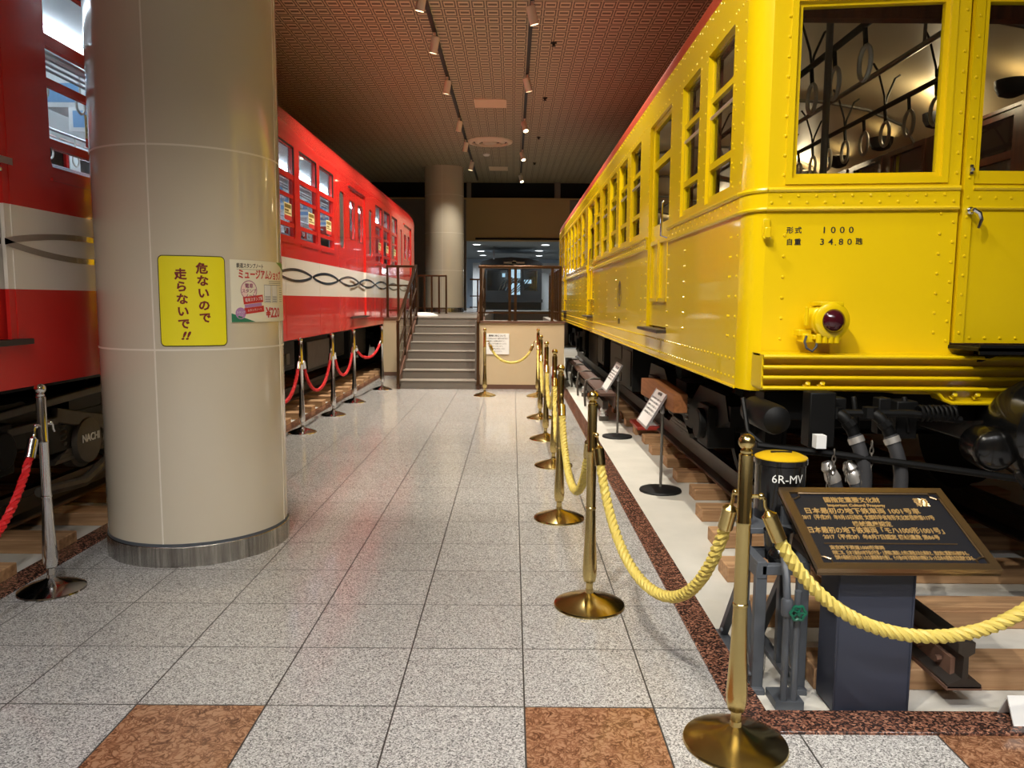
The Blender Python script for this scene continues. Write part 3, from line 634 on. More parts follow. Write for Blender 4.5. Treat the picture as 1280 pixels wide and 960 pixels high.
fl = MB(); fl.box(YX + 0.06, YW - 0.06, 3.95, YE - 0.1, 1.10, 1.34); fl.box(YX + 0.25, YW - 0.25, 3.84, 4.0, 1.12, 1.30); obj('underframe', fl, M['ironblk'], car)
# side windows
def ywindow(P, a, b, fmat):
    fm = MB(); fm.frame(P, a, b, WZ0, WZ1, 0.012, 0.035, 0.06)
    fm.frame(P, a + 0.006, b - 0.006, WZ0 + 0.006, 2.775, 0.035, 0.018, 0.042)
    for z in (2.365,): fm.panel(lambda u, v, w: P(u, v, w + 0.014), a + 0.02, b - 0.02, z - 0.02, z + 0.02, [], 0.03)
    o = obj('window', fm, fmat, car)
    obj('pane', MB().panel(lambda u, v, w: P(u, v, w + 0.03), a + 0.02, b - 0.02, WZ0 + 0.02, WZ1 - 0.01, [], 0.005), M['glass'], o)
    br = MB(); p0, p1 = P(a + 0.03, 2.655, 0.02), P(b - 0.03, 2.655, 0.02); br.tube([p0, p1], 0.010, 8); obj('sash_bar', br, M['clamp'], o)
    inn = MB(); inn.frame(lambda u, v, w: P(u, v, w), a + 0.003, b - 0.003, 2.79, WZ1 - 0.003, 0.02, 0.045, 0.058); obj('inner_sash', inn, M['woodint'], o)
for i, (a, b) in enumerate(wins): ywindow(PL, a, b, M['yellow'])
for a, b in wins: ywindow(PR, a, b, M['woodint'])
def ydoor(P, a, b, fmat):
    d = MB(); hs = [(a + 0.10, b - 0.10, 2.72, 2.98), (a + 0.10, b - 0.10, 2.19, 2.66)]
    d.panel(lambda u, v, w: P(u, v, w + 0.025), a + 0.005, b - 0.005, 1.36, 3.025, hs, 0.035)
    for q0, q1 in ((a + 0.08, (a + b) / 2 - 0.02), ((a + b) / 2 + 0.02, b - 0.08)): d.frame(P, q0, q1, 1.56, 2.06, 0.03, 0.008, 0.027)
    o = obj('door', d, fmat, car)
    obj('pane', MB().panel(lambda u, v, w: P(u, v, w + 0.04), a + 0.08, b - 0.08, 2.17, 3.0, [], 0.005), M['glass'], o)
    h = MB(); p = [P(a + 0.05, 2.32, -0.03), P(a + 0.05, 2.30, -0.045), P(a + 0.05, 2.06, -0.045), P(a + 0.05, 2.04, 0.03)]; h.tube(p, 0.010, 8); obj('handle', h, M['chrome'], o)
    sl = MB(); q0, q1 = P(a - 0.02, 1.325, -0.075), P(b + 0.02, 1.348, 0.02); sl.box(min(q0[0], q1[0]), max(q0[0], q1[0]), q0[1], q1[1], 1.322, 1.346); obj('door_sill', sl, M['rail'], car, label='dark door sill')
for a, b in doors: ydoor(PL, a, b, M['yellow']); ydoor(PR, a, b, M['woodint'])
# front window panes
for key, (PF, L, n_) in facets.items():
    fm = MB(); fm.frame(PF, FW0, FW1, FZ0, FZ1, 0.022, 0.012, 0.05); o = obj('front_window', fm, M['yellow'], car)
    obj('pane', MB().panel(lambda u, v, w, PF=PF: PF(u, v, w + 0.03), FW0 + 0.02, FW1 - 0.02, FZ0 + 0.02, FZ1 - 0.02, [], 0.005), M['glass'], o)
# end doors
for end in (0, 1):
    yd = 3.75 if end == 0 else YE + YF - 3.75 - 0.04; s = 1 if end == 0 else -1
    PD = lambda u, v, w, yd=yd, s=s: (u, yd + s * w, v)
    d = MB(); x0, x1 = YX + 0.975, YW - 0.975
    d.panel(PD, x0, x1, 1.37, 3.045, [(x0 + 0.065, x1 - 0.065, 2.19, 2.96)], 0.045)
    d.panel(lambda u, v, w: PD(u, v, w - 0.012), x0, x0 + 0.045, 1.37, 3.04, [], 0.012); d.panel(lambda u, v, w: PD(u, v, w - 0.012), x1 - 0.045, x1, 1.37, 3.04, [], 0.012)
    d.panel(lambda u, v, w: PD(u, v, w - 0.010), x0 + 0.045, x1 - 0.045, 2.02, 2.105, [], 0.010)
    d.tube([PD(x0 + 0.045, 2.108, -0.008), PD(x1 - 0.045, 2.108, -0.008)], 0.012, 8); d.tube([PD(x0 + 0.045, 2.016, -0.006), PD(x1 - 0.045, 2.016, -0.006)], 0.009, 8)
    d.frame(PD, x0 + 0.05, x1 - 0.05, 2.13, 3.02, 0.018, -0.006, 0.0)
    z = 1.42
    while z < 3.03:
        for xx in (x0 + 0.022, x1 - 0.022): d.rivet(PD(xx, z, -0.012), (0, -s, 0), 0.008)
        z += 0.092
    xx = x0 + 0.08
    while xx < x1 - 0.06: d.rivet(PD(xx, 2.062, -0.010), (0, -s, 0), 0.008); d.rivet(PD(xx, 1.395, 0), (0, -s, 0), 0.008); xx += 0.075
    o = obj('end_door', d, M['yellow'], car)
    obj('pane', MB().panel(lambda u, v, w: PD(u, v, w + 0.02), x0 + 0.05, x1 - 0.05, 2.17, 2.98, [], 0.005), M['glass'], o)
    h = MB(); h.lathe([(0.018, 0), (0.018, 0.02), (0.011, 0.025), (0.011, 0.05)], PD(x0 + 0.03, 2.0, -0.01), (0, -s, 0), 12)
    h.tube([PD(x0 + 0.03, 2.0, -0.055), PD(x0 + 0.052, 1.985, -0.06), PD(x0 + 0.062, 1.955, -0.06), PD(x0 + 0.052, 1.915, -0.058)], 0.011, 8, rr=[0.011, 0.013, 0.012, 0.007]); obj('handle', h, M['chrome'], o)
    h = MB(); h.box(x0 + 0.018, x0 + 0.034, yd - s * 0.02 if s > 0 else yd, yd if s > 0 else yd + 0.02, 2.17, 2.215); h.sphere(PD(x0 + 0.026, 2.192, -0.022), 0.012, 8); obj('latch', h, M['chrome'], o)
    sp = MB()   # footplate with a chequered top and a bracket
    f0, f1 = (yd - 0.26, yd) if s > 0 else (yd, yd + 0.26)
    sp.box(x0 - 0.02, x1 + 0.02, f0, f1, 1.345, 1.36); sp.box(x0 - 0.02, x1 + 0.02, f0 if s > 0 else f1 - 0.012, f0 + 0.012 if s > 0 else f1, 1.33, 1.375)
    for k in range(14):
        for j in range(5): sp.box(x0 + 0.02 + k * 0.05, x0 + 0.05 + k * 0.05, f0 + 0.02 + j * 0.048, f0 + 0.03 + j * 0.048, 1.36, 1.363)
    for xx in (x0 + 0.12, x1 - 0.12): sp.prism([(f0 + 0.03, 1.345), (f1, 1.345), (f1, 1.27) if s > 0 else (f0 + 0.03, 1.27)], lambda u, v, w, xx=xx: (xx + w, u, v), -0.012, 0.012)
    obj('footplate', sp, M['ironblk'], car, label='black chequered footplate')
# anti-climber ribs across the front
def skirt(mb, s, yb):
    f = lambda y: yb - y if s > 0 else yb + y
    def bx(x0, x1, ya, yb2, z0, z1): a, b = f(ya), f(yb2); mb.box(x0, x1, min(a, b), max(a, b), z0, z1)
    x0, x1 = 1.20, 3.80
    bx(x0, x1, -0.10, 0.02, 1.15, 1.315)
    for z in (1.303, 1.252, 1.202, 1.152):
        a, b = f(-0.08), f(0.075); mb.box(x0, x1, min(a, b), max(a, b), z - 0.009, z + 0.009); mb.tube([(x0, f(0.075), z), (x1, f(0.075), z)], 0.0095, 8)
    for xe in (x0 - 0.004, x1 - 0.004): bx(xe, xe + 0.008, -0.08, 0.068, 1.152, 1.303)
    PD = lambda u, v, w: (u, f(w), v)
    mb.prism([(2.02, 1.15), (2.06, 1.125), (2.08, 1.095), (2.12, 1.08), (2.90, 1.08), (2.94, 1.095), (2.96, 1.125), (3.0, 1.15)], PD, -0.06, 0.045)
    mb.tube([(1.98, f(0.06), 1.148), (2.05, f(0.06), 1.135), (2.08, f(0.06), 1.10), (2.12, f(0.06), 1.083), (2.88, f(0.06), 1.083), (2.92, f(0.06), 1.10), (2.95, f(0.06), 1.135), (3.02, f(0.06), 1.148)], 0.010, 8)
    for xx in (1.42, 1.49, 2.13, 2.24, 2.76, 2.87):
        z = 1.168 if xx < 2 or xx > 3 else 1.118
        mb.lathe([(0.020, 0), (0.020, 0.008), (0.013, 0.009), (0.013, 0.03), (0.006, 0.032)], (xx, f(0.045), z - 0.006), (0, -s, 0.6), 6)
mb = MB(); skirt(mb, 1, 3.74); obj('anti_climber', mb, M['yellow'], car)
mb = MB(); skirt(mb, -1, YE + 0.08); obj('anti_climber', mb, M['yellow'], car)
# marker lamp
ml = MB(); c = Vector((1.515, 3.70, 1.475))
ml.lathe([(0.062, -0.12), (0.072, -0.11), (0.076, -0.03), (0.082, -0.028), (0.082, -0.008), (0.076, -0.004), (0.076, 0.02), (0.088, 0.022), (0.088, 0.04), (0.072, 0.048), (0.058, 0.05)], c, (0.12, -1, 0), 32)
ml.box(1.46, 1.57, 3.66, 3.80, 1.545, 1.565); ml.box(1.40, 1.46, 3.70, 3.79, 1.37, 1.41)
for k in range(4): ml.cyl((1.46 + k * 0.028, 3.665, 1.368), (0, 0, 1), 0.013, 0.045, 10)
ml.box(1.44, 1.57, 3.67, 3.80, 1.385, 1.405); ml.cyl((1.41, 3.70, 1.45), (0, 0, 1), 0.01, 0.09, 8); ml.box(1.385, 1.445, 3.72, 3.8, 1.40, 1.43)
lampo = obj('marker_lamp', ml, M['yellow'], car, bevel=0.003)
ln = MB(); ln.lathe([(0.057, 0.0), (0.056, 0.012), (0.045, 0.028), (0.025, 0.038), (0.004, 0.041)], c + Vector((0.005, -0.045, 0)), (0.12, -1, 0), 28); obj('lens', ln, M['redlens'], lampo, label='dark red domed lens')
cb = MB(); cb.tube([(1.41, 3.69, 1.40), (1.395, 3.67, 1.375), (1.40, 3.655, 1.345), (1.425, 3.65, 1.33), (1.445, 3.655, 1.35), (1.46, 3.68, 1.385)], 0.006, 8); obj('cable', cb, M['rubber'], lampo)
# flag hook and lettering on the front
hk = MB(); b0 = Vector(PFm(-0.02, 0, 0)); 
hk.obox(Vector(PFm(0.0, 1.925, -0.006)), Vector((0.018, -0.002, 0)), Vector((0, 0.006, 0)), Vector((0, 0, 0.045)))
hk.obox(Vector(PFm(0.002, 1.878, -0.022)), Vector((0.018, -0.002, 0)), Vector((0, 0.018, 0.004)), Vector((0, 0.002, 0.006))); hk.obox(Vector(PFm(0.002, 1.90, -0.042)), Vector((0.014, -0.002, 0)), Vector((0, 0.004, 0)), Vector((0, 0, 0.026)))
obj('lamp_bracket', hk, M['yellow'], car, bevel=0.004)
lt = MB(); PT = lambda u, v, w: PFm(u - 1.25, v, -w)
for s_, x_, z_ in (('形', 1.365, 1.912), ('式', 1.404, 1.912), ('自', 1.365, 1.855), ('重', 1.404, 1.855), ('瓲', 1.692, 1.857)): text(lt, s_, 0.034, PT, x_, z_, 0.0005, 0.001, bold=0.0006)
for i, ch in enumerate('1000'): text(lt, ch, 0.044, PT, 1.527 + 0.042 * i, 1.913, 0.0005, 0.001, bold=0.0004, sx=1.15)
for ch, x_ in zip('34.80', (1.520, 1.560, 1.583, 1.608, 1.648)): text(lt, ch, 0.042, PT, x_, 1.856 if ch != '.' else 1.853, 0.0005, 0.001, bold=0.0004, sx=1.15)
obj('lettering', lt, M['letterblk'], car, label='black Japanese lettering and numbers')
em = MB(); PE = lambda u, v, w: (YX - w, 8.46 - u, 1.645 + v)
n = 32; em.add([PE(q * math.cos(2 * PI * k / n), q * math.sin(2 * PI * k / n), 0.002) for q in (0.14, 0.118) for k in range(n)], [(k, (k + 1) % n, n + (k + 1) % n, n + k) for k in range(n)])
text(em, '地', 0.14, PE, 0, 0.045, 0.0005, 0.0015, bold=0.002); text(em, '下', 0.12, PE, 0, -0.055, 0.0005, 0.0015, bold=0.002)
text(em, '1001', 0.09, PE, 0, -0.30, 0.0005, 0.0015)
obj('emblem', em, mat('dark_emblem_paint', (84, 66, 30), 0.5), car, label='dark round emblem on the side')
# interior
it = MB()
ip = [(1.24, 1.34), (1.24, 3.05), (1.36, 3.22), (1.7, 3.36), (2.1, 3.43), (2.5, 3.45)]; ip2 = [(5 - a, b) for a, b in ip[::-1]]
cl = ip[1:] + ip2[1:-1]
it.add([(a, yy, b) for yy in (4.05, YE - 0.25) for a, b in cl], [(k, k + 1, len(cl) + k + 1, len(cl) + k) for k in range(len(cl) - 1)])
y = 5.2
while y < YE - 0.5:
    it.tube([(a, y, b - 0.012) for a, b in cl], 0.016, 6, 1); y += 2.2
obj('interior_ceiling', it, [M['cream'], M['greyint']], car)
iw = MB()
for P, sg_ in ((PL, 1), (PR, -1)):
    iw.panel(lambda u, v, w, P=P: P(u, v, w + 0.062), 4.05, YE - 0.2, 1.34, 3.06, [(a - 0.0, b + 0.0, WZ0, WZ1) for a, b in wins] + [(a, b, 1.34, 3.03) for a, b in doors], 0.012)
    for a, b in wins: iw.frame(P, a - 0.05, b + 0.05, WZ0 - 0.05, WZ1 + 0.03, 0.05, 0.07, 0.09)
iw.box(YX + 0.07, YW - 0.07, 4.05, YE - 0.2, 1.335, 1.35)
for a, b in ((7.0, 11.1), (12.4, 16.5)):
    for x0, x1, xb in ((YX + 0.08, YX + 0.58, YX + 0.08), (YW - 0.58, YW - 0.08, YW - 0.18)):
        iw.box(x0, x1, a, b, 1.60, 1.78, 1); iw.box(xb, xb + 0.10, a, b, 1.78, 2.13, 1)
iw.box(YX + 0.07, 2.12, 5.60, 5.64, 1.34, 2.1); iw.box(2.88, YW - 0.07, 5.60, 5.64, 1.34, 2.1)
iw.box(YX + 0.07, YW - 0.07, 4.03, 4.10, 2.98, 3.3)
obj('interior_wall', iw, [M['woodint'], M['seat']], car)
pl = MB(); pl.tube([(2.56, 4.2, 3.17), (2.56, YE - 0.3, 3.17)], 0.019, 8)
for y in (5.0, 8, 11, 14, 17): pl.tube([(2.56, y, 3.17), (2.56, y, 3.44)], 0.012, 6)
pl.tube([(1.77, 4.5, 1.35), (1.77, 4.5, 3.38)], 0.02, 10)
obj('grab_pole', pl, M['greyint'], car)
def strap(x, y, z):
    s = MB(); s.tube([(x, y, z), (x + 0.01, y, z - 0.10)], 0.014, 6, 1)
    s.tube([(x + 0.01 + 0.0, y + 0.07 * math.sin(t), z - 0.19 + 0.09 * math.cos(t)) for t in [2 * PI * k / 18 for k in range(19)]], 0.013, 6, 0); obj('hanging_strap', s, [M['strap'], M['black']], car)
for xr, ys_ in ((2.86, [5.4 + 0.36 * k for k in range(9)]), (1.90, [4.35, 4.75, 5.1, 6.9, 7.3, 7.7])):
    rb = MB(); rb.tube([(xr, ys_[0] - 0.2, 3.06), (xr, ys_[-1] + 0.2, 3.06)], 0.02, 8)
    for k in range(0, len(ys_), 2):
        for sx in (-0.09, 0.09): rb.tube([(xr, ys_[k], 3.06), (xr + sx * 0.3, ys_[k] + sx * 0.4, 3.14), (xr + sx * 1.2, ys_[k] + sx, 3.30), (xr + sx * 1.9, ys_[k] + sx * 1.6, 3.34)], 0.008, 6)
    obj('strap_rail', rb, M['black'], car)
    for y in ys_: strap(xr, y, 3.05)
for k in range(14):
    y = 5.7 + k * 0.98
    if y > YE - 0.8: break
    sh = MB(); x = 3.56
    sh.lathe([(0.03, -0.07), (0.08, -0.05), (0.105, 0.0), (0.11, 0.05), (0.10, 0.05), (0.09, 0.0)], (x, y, 3.10), (0, 0, 1), 20); o = obj('lamp_shade', sh, M['black'], car)
    bu = MB(); bu.lathe([(0.085, 0.0), (0.09, 0.035), (0.06, 0.06)], (x, y, 3.10), (0, 0, 1), 16); obj('bulb', bu, M['glow'], o, label='glowing glass bowl')
for y in (6.5, 9.5, 13, 16.5):
    l = bpy.data.lights.new('carriage_lamp', 'POINT'); l.energy = 9; l.color = (1.0, 0.78, 0.48); l.shadow_soft_size = 0.08
    o = bpy.data.objects.new('carriage_lamp', l); COL.objects.link(o); o.location = (3.45, y, 3.22)
# under the yellow car
bg = bogie(car, YC, 6.55, 1.50, RZ); bogie(car, YC, 17.0, 1.50, RZ)
sb = MB(); sb.prism([(5.92, 0.70), (7.43, 0.665), (7.43, 0.825), (6.78, 0.875), (5.92, 0.85)], lambda u, v, w: (1.255 + w, u, v), 0, 0.11); obj('wooden_beam', sb, M['crate'], car, bevel=0.006, label='brown wooden shoe beam')
eq = MB()
for (x0, x1, y0, y1, z0, z1) in ((1.35, 2.0, 8.6, 9.4, 0.55, 1.08), (1.4, 2.2, 9.7, 10.9, 0.5, 1.08), (1.35, 2.1, 11.3, 12.1, 0.62, 1.08), (1.4, 2.2, 12.5, 14.0, 0.5, 1.08), (1.38, 1.9, 14.4, 15.1, 0.6, 1.08), (2.6, 3.6, 9, 14, 0.5, 1.08)):
    eq.box(x0, x1, y0, y1, z0, z1); eq.box(x0 - 0.012, x0, y0 + 0.06, y1 - 0.06, z0 + 0.05, z1 - 0.08)
obj('equipment_box', eq, M['ironblk'], car, bevel=0.01)
tk = MB(); tk.lathe([(0.10, 0), (0.17, 0.05), (0.18, 0.1), (0.18, 1.3), (0.17, 1.35), (0.10, 1.4)], (1.55, 9.0, 0.75), (0, 1, 0), 24); obj('air_tank', tk, M['ironblk'], car)
fe = MB()
fe.box(1.37, 1.49, 3.50, 3.60, 0.895, 1.15); fe.box(1.25, 3.75, 3.78, 3.92, 0.98, 1.12)
fe.lathe([(0.03, 0), (0.062, 0.02), (0.07, 0.05), (0.07, 0.35), (0.05, 0.38)], (1.20, 3.42, 1.03), (0, 1, 0), 20)
fe.tube([(1.13, 3.5, 0.905), (1.5, 3.46, 0.87), (1.9, 3.42, 0.825), (2.3, 3.40, 0.775), (3.0, 3.42, 0.80)], 0.016, 8)
fe.tube([(1.47, 3.55, 1.05), (1.85, 3.55, 1.05), (2.1, 3.55, 1.02)], 0.018, 8); fe.tube([(1.12, 3.7, 1.1), (1.12, 3.6, 0.95), (1.17, 3.5, 0.90)], 0.012, 8)
for x in (1.62, 1.75, 1.86): fe.tube([(x, 3.62, 1.12), (x + 0.02, 3.6, 0.95)], 0.014, 6)
fe.box(1.82, 1.92, 3.60, 3.72, 0.92, 1.10); fe.box(1.5, 1.56, 3.55, 3.62, 0.98, 1.12); fe.box(1.71, 1.77, 3.55, 3.62, 0.95, 1.12)
obj('pilot_pipework', fe, M['ironblk'], car, bevel=0.006)
sp = MB(); sp.tube([(1.90 + t * 0.0026, 3.56 + 0.035 * math.cos(t * 0.75), 1.05 + 0.035 * math.sin(t * 0.75)) for t in range(70)], 0.007, 6); obj('draft_spring', sp, M['ironblk'], car)
def hose(pts, r=0.031):
    P_ = [Vector(p) for p in pts]; out = []
    for i in range(len(P_) - 1):
        a, b, c, d = P_[max(i - 1, 0)], P_[i], P_[i + 1], P_[min(i + 2, len(P_) - 1)]
        for k in range(6):
            t = k / 6; out.append(0.5 * ((2 * b) + (c - a) * t + (2 * a - 5 * b + 4 * c - d) * t * t + (3 * b - a - 3 * c + d) * t ** 3))
    out.append(P_[-1]); return out
for dx in (0.0, 0.165):
    h = MB(); path = hose([(1.575 + dx, 3.49, 0.955), (1.60 + dx, 3.47, 0.88), (1.62 + dx, 3.46, 0.78), (1.615 + dx, 3.46, 0.66), (1.57 + dx, 3.46, 0.60), (1.52 + dx * 0.6, 3.47, 0.66), (1.49 + dx * 0.6, 3.48, 0.74)]); h.tube(path, 0.031, 12)
    o = obj('air_hose', h, M['rubber'], car, label='thick black rubber air hose')
    k = MB(); k.lathe([(0.036, 0), (0.036, 0.028)], path[1], (path[3] - path[0]), 14); obj('hose_clamp', k, M['clamp'], o, label='bright metal clamp')
    e = MB(); e.tube(hose([(1.50 + dx, 3.56, 1.05), (1.52 + dx, 3.52, 1.045), (1.55 + dx, 3.50, 1.01), (1.577 + dx, 3.49, 0.95)]), 0.027, 12); e.lathe([(0.036, 0), (0.036, 0.05)], (1.50 + dx, 3.54, 1.03), (0, 0, 1), 8); e.lathe([(0.034, 0), (0.034, 0.03)], (1.545 + dx, 3.503, 1.02), (0.5, -0.2, -0.7), 10)
    obj('pipe_elbow', e, M['ironblk'], car)
    ce = MB(); q = Vector(path[-1]); ce.lathe([(0.033, 0), (0.036, 0.02), (0.03, 0.05), (0.022, 0.06)], q, (-0.4, 0.05, 0.9), 12); ce.lathe([(0.03, 0.06), (0.034, 0.07), (0.02, 0.1)], q, (-0.4, 0.05, 0.9), 10); obj('coupling_head', ce, M['clamp'], car)
for (x, z, nlk) in ((1.47, 0.88, 4), (1.53, 0.82, 3), (1.64, 0.92, 5), (1.60, 0.80, 3), (1.45, 0.81, 4)):
    ch = MB()
    for k in range(nlk):
        cz = z - k * 0.028
        ch.tube([(x + 0.009 * math.cos(t) * (1 if k % 2 else 0.2), 3.45 + 0.009 * math.cos(t) * (0.2 if k % 2 else 1), cz + 0.019 * math.sin(t)) for t in [2 * PI * q / 10 for q in range(11)]], 0.003, 5)
    obj('chain', ch, M['irongry'], car)
jl = MB(); jl.box(1.375, 1.42, 3.42, 3.47, 0.905, 0.965); obj('white_tag_block', jl, M['white'], car, label='small white block on the pipework')
cp_ = MB()
cp_.lathe([(0.06, 0), (0.15, 0.02), (0.215, 0.07), (0.235, 0.14), (0.235, 0.26), (0.20, 0.34), (0.12, 0.38)], (2.43, 3.26, 0.99), (0, 1, 0), 28)
cp_.prism([(2.30, 0.80), (2.28, 0.92), (2.30, 1.08), (2.38, 1.17), (2.64, 1.19), (2.80, 1.15), (2.88, 1.04), (2.88, 0.84), (2.80, 0.78)], lambda u, v, w: (u, 3.30 + w, v), 0, 0.34)
cp_.box(2.34, 2.42, 3.18, 3.32, 0.84, 1.10); cp_.box(2.60, 2.74, 3.16, 3.32, 0.86, 1.12)
cp_.lathe([(0.05, 0), (0.09, 0.02), (0.10, 0.08), (0.10, 0.22), (0.06, 0.24)], (2.17, 3.38, 0.90), (0.25, 1, 0), 22); cp_.box(2.3, 2.7, 3.6, 5.2, 0.86, 1.08)
cp_.tube([(2.20, 3.30, 0.84), (2.24, 3.26, 0.76), (2.30, 3.26, 0.72), (2.36, 3.28, 0.70)], 0.018, 8)
obj('coupler', cp_, mat('gloss_black_casting', (12, 12, 12), 0.22, coat=0.3, noise=0.3, nscale=10), car, bevel=0.02, label='massive glossy black coupler')

# ------------------------------------------------------------------ red car
RX = -2.65; RC = -4.045; RW = 2 * RC - RX; R0 = 2.95; R1 = 20.95; RB = 1.075
rcar = thing('subway_car', (RC, 12, RZ), 'red subway car with white stripe and chrome wave line behind the large pillar', 'train car')
rdoors = [(6.05, 7.45), (12.62, 14.02), (18.98, 20.30)]
rslots = [(5.40, 5.78), (7.75, 8.13), (11.92, 12.34), (14.34, 14.73), (18.30, 18.66)]
rwins = [(4.515, 5.30), (8.60, 9.52), (9.74, 10.60), (10.745, 11.57), (15.06, 15.88), (16.02, 16.82), (17.08, 17.87)]
RZ0, RZ1 = 2.29, 3.385
PLr = lambda u, v, w: (RX - w, u, v); PRr = lambda u, v, w: (RW + w, u, v)
body = MB()
crew = (3.28, 4.13)
hs = [(a, b, RZ0, RZ1) for a, b in rwins] + [(a, b, 2.33, 3.25) for a, b in rslots] + [(a, b, 1.28, 3.37) for a, b in rdoors] + [crew + (1.34, 3.37)]
for P in (PLr, PRr):
    body.panel(P, R0, R1, RB, 3.5, hs, 0.07)
    for a, b in rslots: body.slotplate(lambda u, v, w, P=P: P(u, v, w + 0.0), a, b, 2.33, 3.25, a + 0.035, b - 0.035, 2.36, 3.22, 0.03, 0.10)
    for a, b in rwins:   # rounded lower corners of the opening
        for e, s in ((a, 1), (b, -1)):
            body.prism([(e, RZ0), (e + s * 0.05, RZ0), (e + s * 0.015, RZ0 + 0.015), (e, RZ0 + 0.05)], P, 0.0, 0.03)
        body.panel(lambda u, v, w, P=P: P(u, v, w - 0.012), a - 0.01, b + 0.01, RZ0 - 0.06, RZ0 - 0.045, [], 0.02)
    for a, b in rdoors: body.panel(lambda u, v, w, P=P: P(u, v, w - 0.02), a - 0.03, b + 0.03, 3.385, 3.41, [], 0.02)
    for yy in (9.05, 10.65, 14.9, 18.0): body.panel(lambda u, v, w, P=P: P(u, v, w - 0.002), yy, yy + 0.006, RB, 2.24, [], 0.002)
rp = [(-2.65, 3.5), (-2.66, 3.60), (-2.70, 3.72), (-2.80, 3.85), (-2.98, 3.95), (-3.4, 4.03), (-4.045, 4.06)]
rp = rp + [(2 * RC - a, b) for a, b in rp[-2::-1]]
n = len(rp); body.add([(a, yy, b) for yy in (R0, R1) for a, b in rp], [(k, n + k, n + k + 1, k + 1) for k in range(n - 1)] + [tuple(range(n)), tuple(range(n, 2 * n))])
PEn = lambda u, v, w: (u, R0 + w, v); PEf = lambda u, v, w: (u, R1 - w, v)
for PE_ in (PEn, PEf): body.panel(PE_, RW, RX, RB, 3.5, [(RX - 0.85, RX - 0.2, 2.3, 3.3), (RW + 0.2, RW + 0.85, 2.3, 3.3)], 0.07)
obj('body', body, M['redcar'], rcar)
gl = MB()
for PE_ in (PEn, PEf):
    gl.panel(lambda u, v, w: PE_(u, v, w + 0.03), RX - 0.85, RX - 0.2, 2.3, 3.3, [], 0.005); gl.panel(lambda u, v, w: PE_(u, v, w + 0.03), RW + 0.2, RW + 0.85, 2.3, 3.3, [], 0.005)
obj('end_pane', gl, M['glass'], rcar)
def rwindow(P, a, b, card):
    f = MB(); f.frame(P, a + 0.0, b - 0.0, RZ0, RZ1, 0.022, 0.018, 0.055)
    f.panel(lambda u, v, w: P(u, v, w + 0.008), a, b, 2.985, 3.05, [], 0.04)
    f.panel(lambda u, v, w: P(u, v, w + 0.016), a, b, 2.765, 2.81, [], 0.03); f.panel(lambda u, v, w: P(u, v, w + 0.012), a, b, 2.42, 2.47, [], 0.036)
    o = obj('window', f, M['redpaint'], rcar)
    obj('pane', MB().panel(lambda u, v, w: P(u, v, w + 0.034), a + 0.015, b - 0.015, RZ0 + 0.015, RZ1 - 0.015, [], 0.005), M['glass'], o)
    g_ = MB(); g_.panel(lambda u, v, w: P(u, v, w + 0.002), b - 0.02, b, 3.05, RZ1, [], 0.016); g_.panel(lambda u, v, w: P(u, v, w + 0.002), a, b, RZ1 - 0.014, RZ1, [], 0.016); obj('gasket', g_, M['redrubber'], o)
    if card:
        c_ = MB(); e = b - 0.05; Pk = lambda u, v, w: P(u, v, 0.032 - w)
        for (u0, u1, v0, v1, m_, w_) in ((e - 0.30, e, 2.50, 2.70, 0, 0.001), (e - 0.28, e - 0.02, 2.64, 2.685, 1, 0.002), (e - 0.28, e - 0.12, 2.60, 2.625, 1, 0.002), (e - 0.28, e - 0.02, 2.575, 2.59, 1, 0.002), (e - 0.30, e, 2.50, 2.555, 2, 0.002)):
            c_.add([Pk(u0, v0, w_), Pk(u1, v0, w_), Pk(u1, v1, w_), Pk(u0, v1, w_)], [(0, 1, 2, 3)], m_)
        obj('window_notice', c_, [mat('cream_notice', (236, 222, 170), 0.5) if 'cream_notice' not in bpy.data.materials else bpy.data.materials['cream_notice'],
                                  mat('olive_print', (120, 100, 40), 0.5) if 'olive_print' not in bpy.data.materials else bpy.data.materials['olive_print'], M['pred']], o, label='cream and red window notice')
for a, b in rwins: rwindow(PLr, a, b, True); rwindow(PRr, a, b, False)
sl = MB()
for P in (PLr, PRr):
    for a, b in rslots: sl.panel(lambda u, v, w, P=P: P(u, v, w + 0.014), a + 0.01, b - 0.01, 2.34, 3.24, [], 0.005)
obj('pocket_pane', sl, mat('dark_pocket_glass', (84, 82, 80), 0.08, spec=0.6), rcar)
def rdoor(P, a, b):
    mid = (a + b) / 2
    for q0, q1 in ((a, mid - 0.004), (mid + 0.004, b)):
        c0 = (q0 + q1) / 2; d = MB(); Pd_ = lambda u, v, w: P(u, v, w + 0.022)
        d.panel(Pd_, q0, q1, 1.285, 2.52, [], 0.035); d.panel(Pd_, q0, q1, 3.22, 3.37, [], 0.035)
        d.slotplate(Pd_, q0, q1, 2.52, 3.22, c0 - 0.19, c0 + 0.19, 2.555, 3.175, 0.035, 0.11)
        o = obj('door', d, M['redcar'], rcar)
        gk = MB(); gk.slotplate(lambda u, v, w: P(u, v, w + 0.019), c0 - 0.196, c0 + 0.196, 2.549, 3.181, c0 - 0.182, c0 + 0.182, 2.563, 3.167, 0.008, 0.105); obj('gasket', gk, M['chrome'], o)
        obj('pane', MB().panel(lambda u, v, w: P(u, v, w + 0.045), c0 - 0.2, c0 + 0.2, 2.54, 3.19, [], 0.005), M['glass'], o)
    s_ = MB(); q = [P(a - 0.02, 1.255, -0.05), P(b + 0.05, 1.28, 0.04)]; s_.box(min(q[0][0], q[1][0]), max(q[0][0], q[1][0]), q[0][1], q[1][1], 1.255, 1.28); obj('door_sill', s_, M['rail'], rcar, label='dark door sill')
for a, b in rdoors: rdoor(PLr, a, b); rdoor(PRr, a, b)
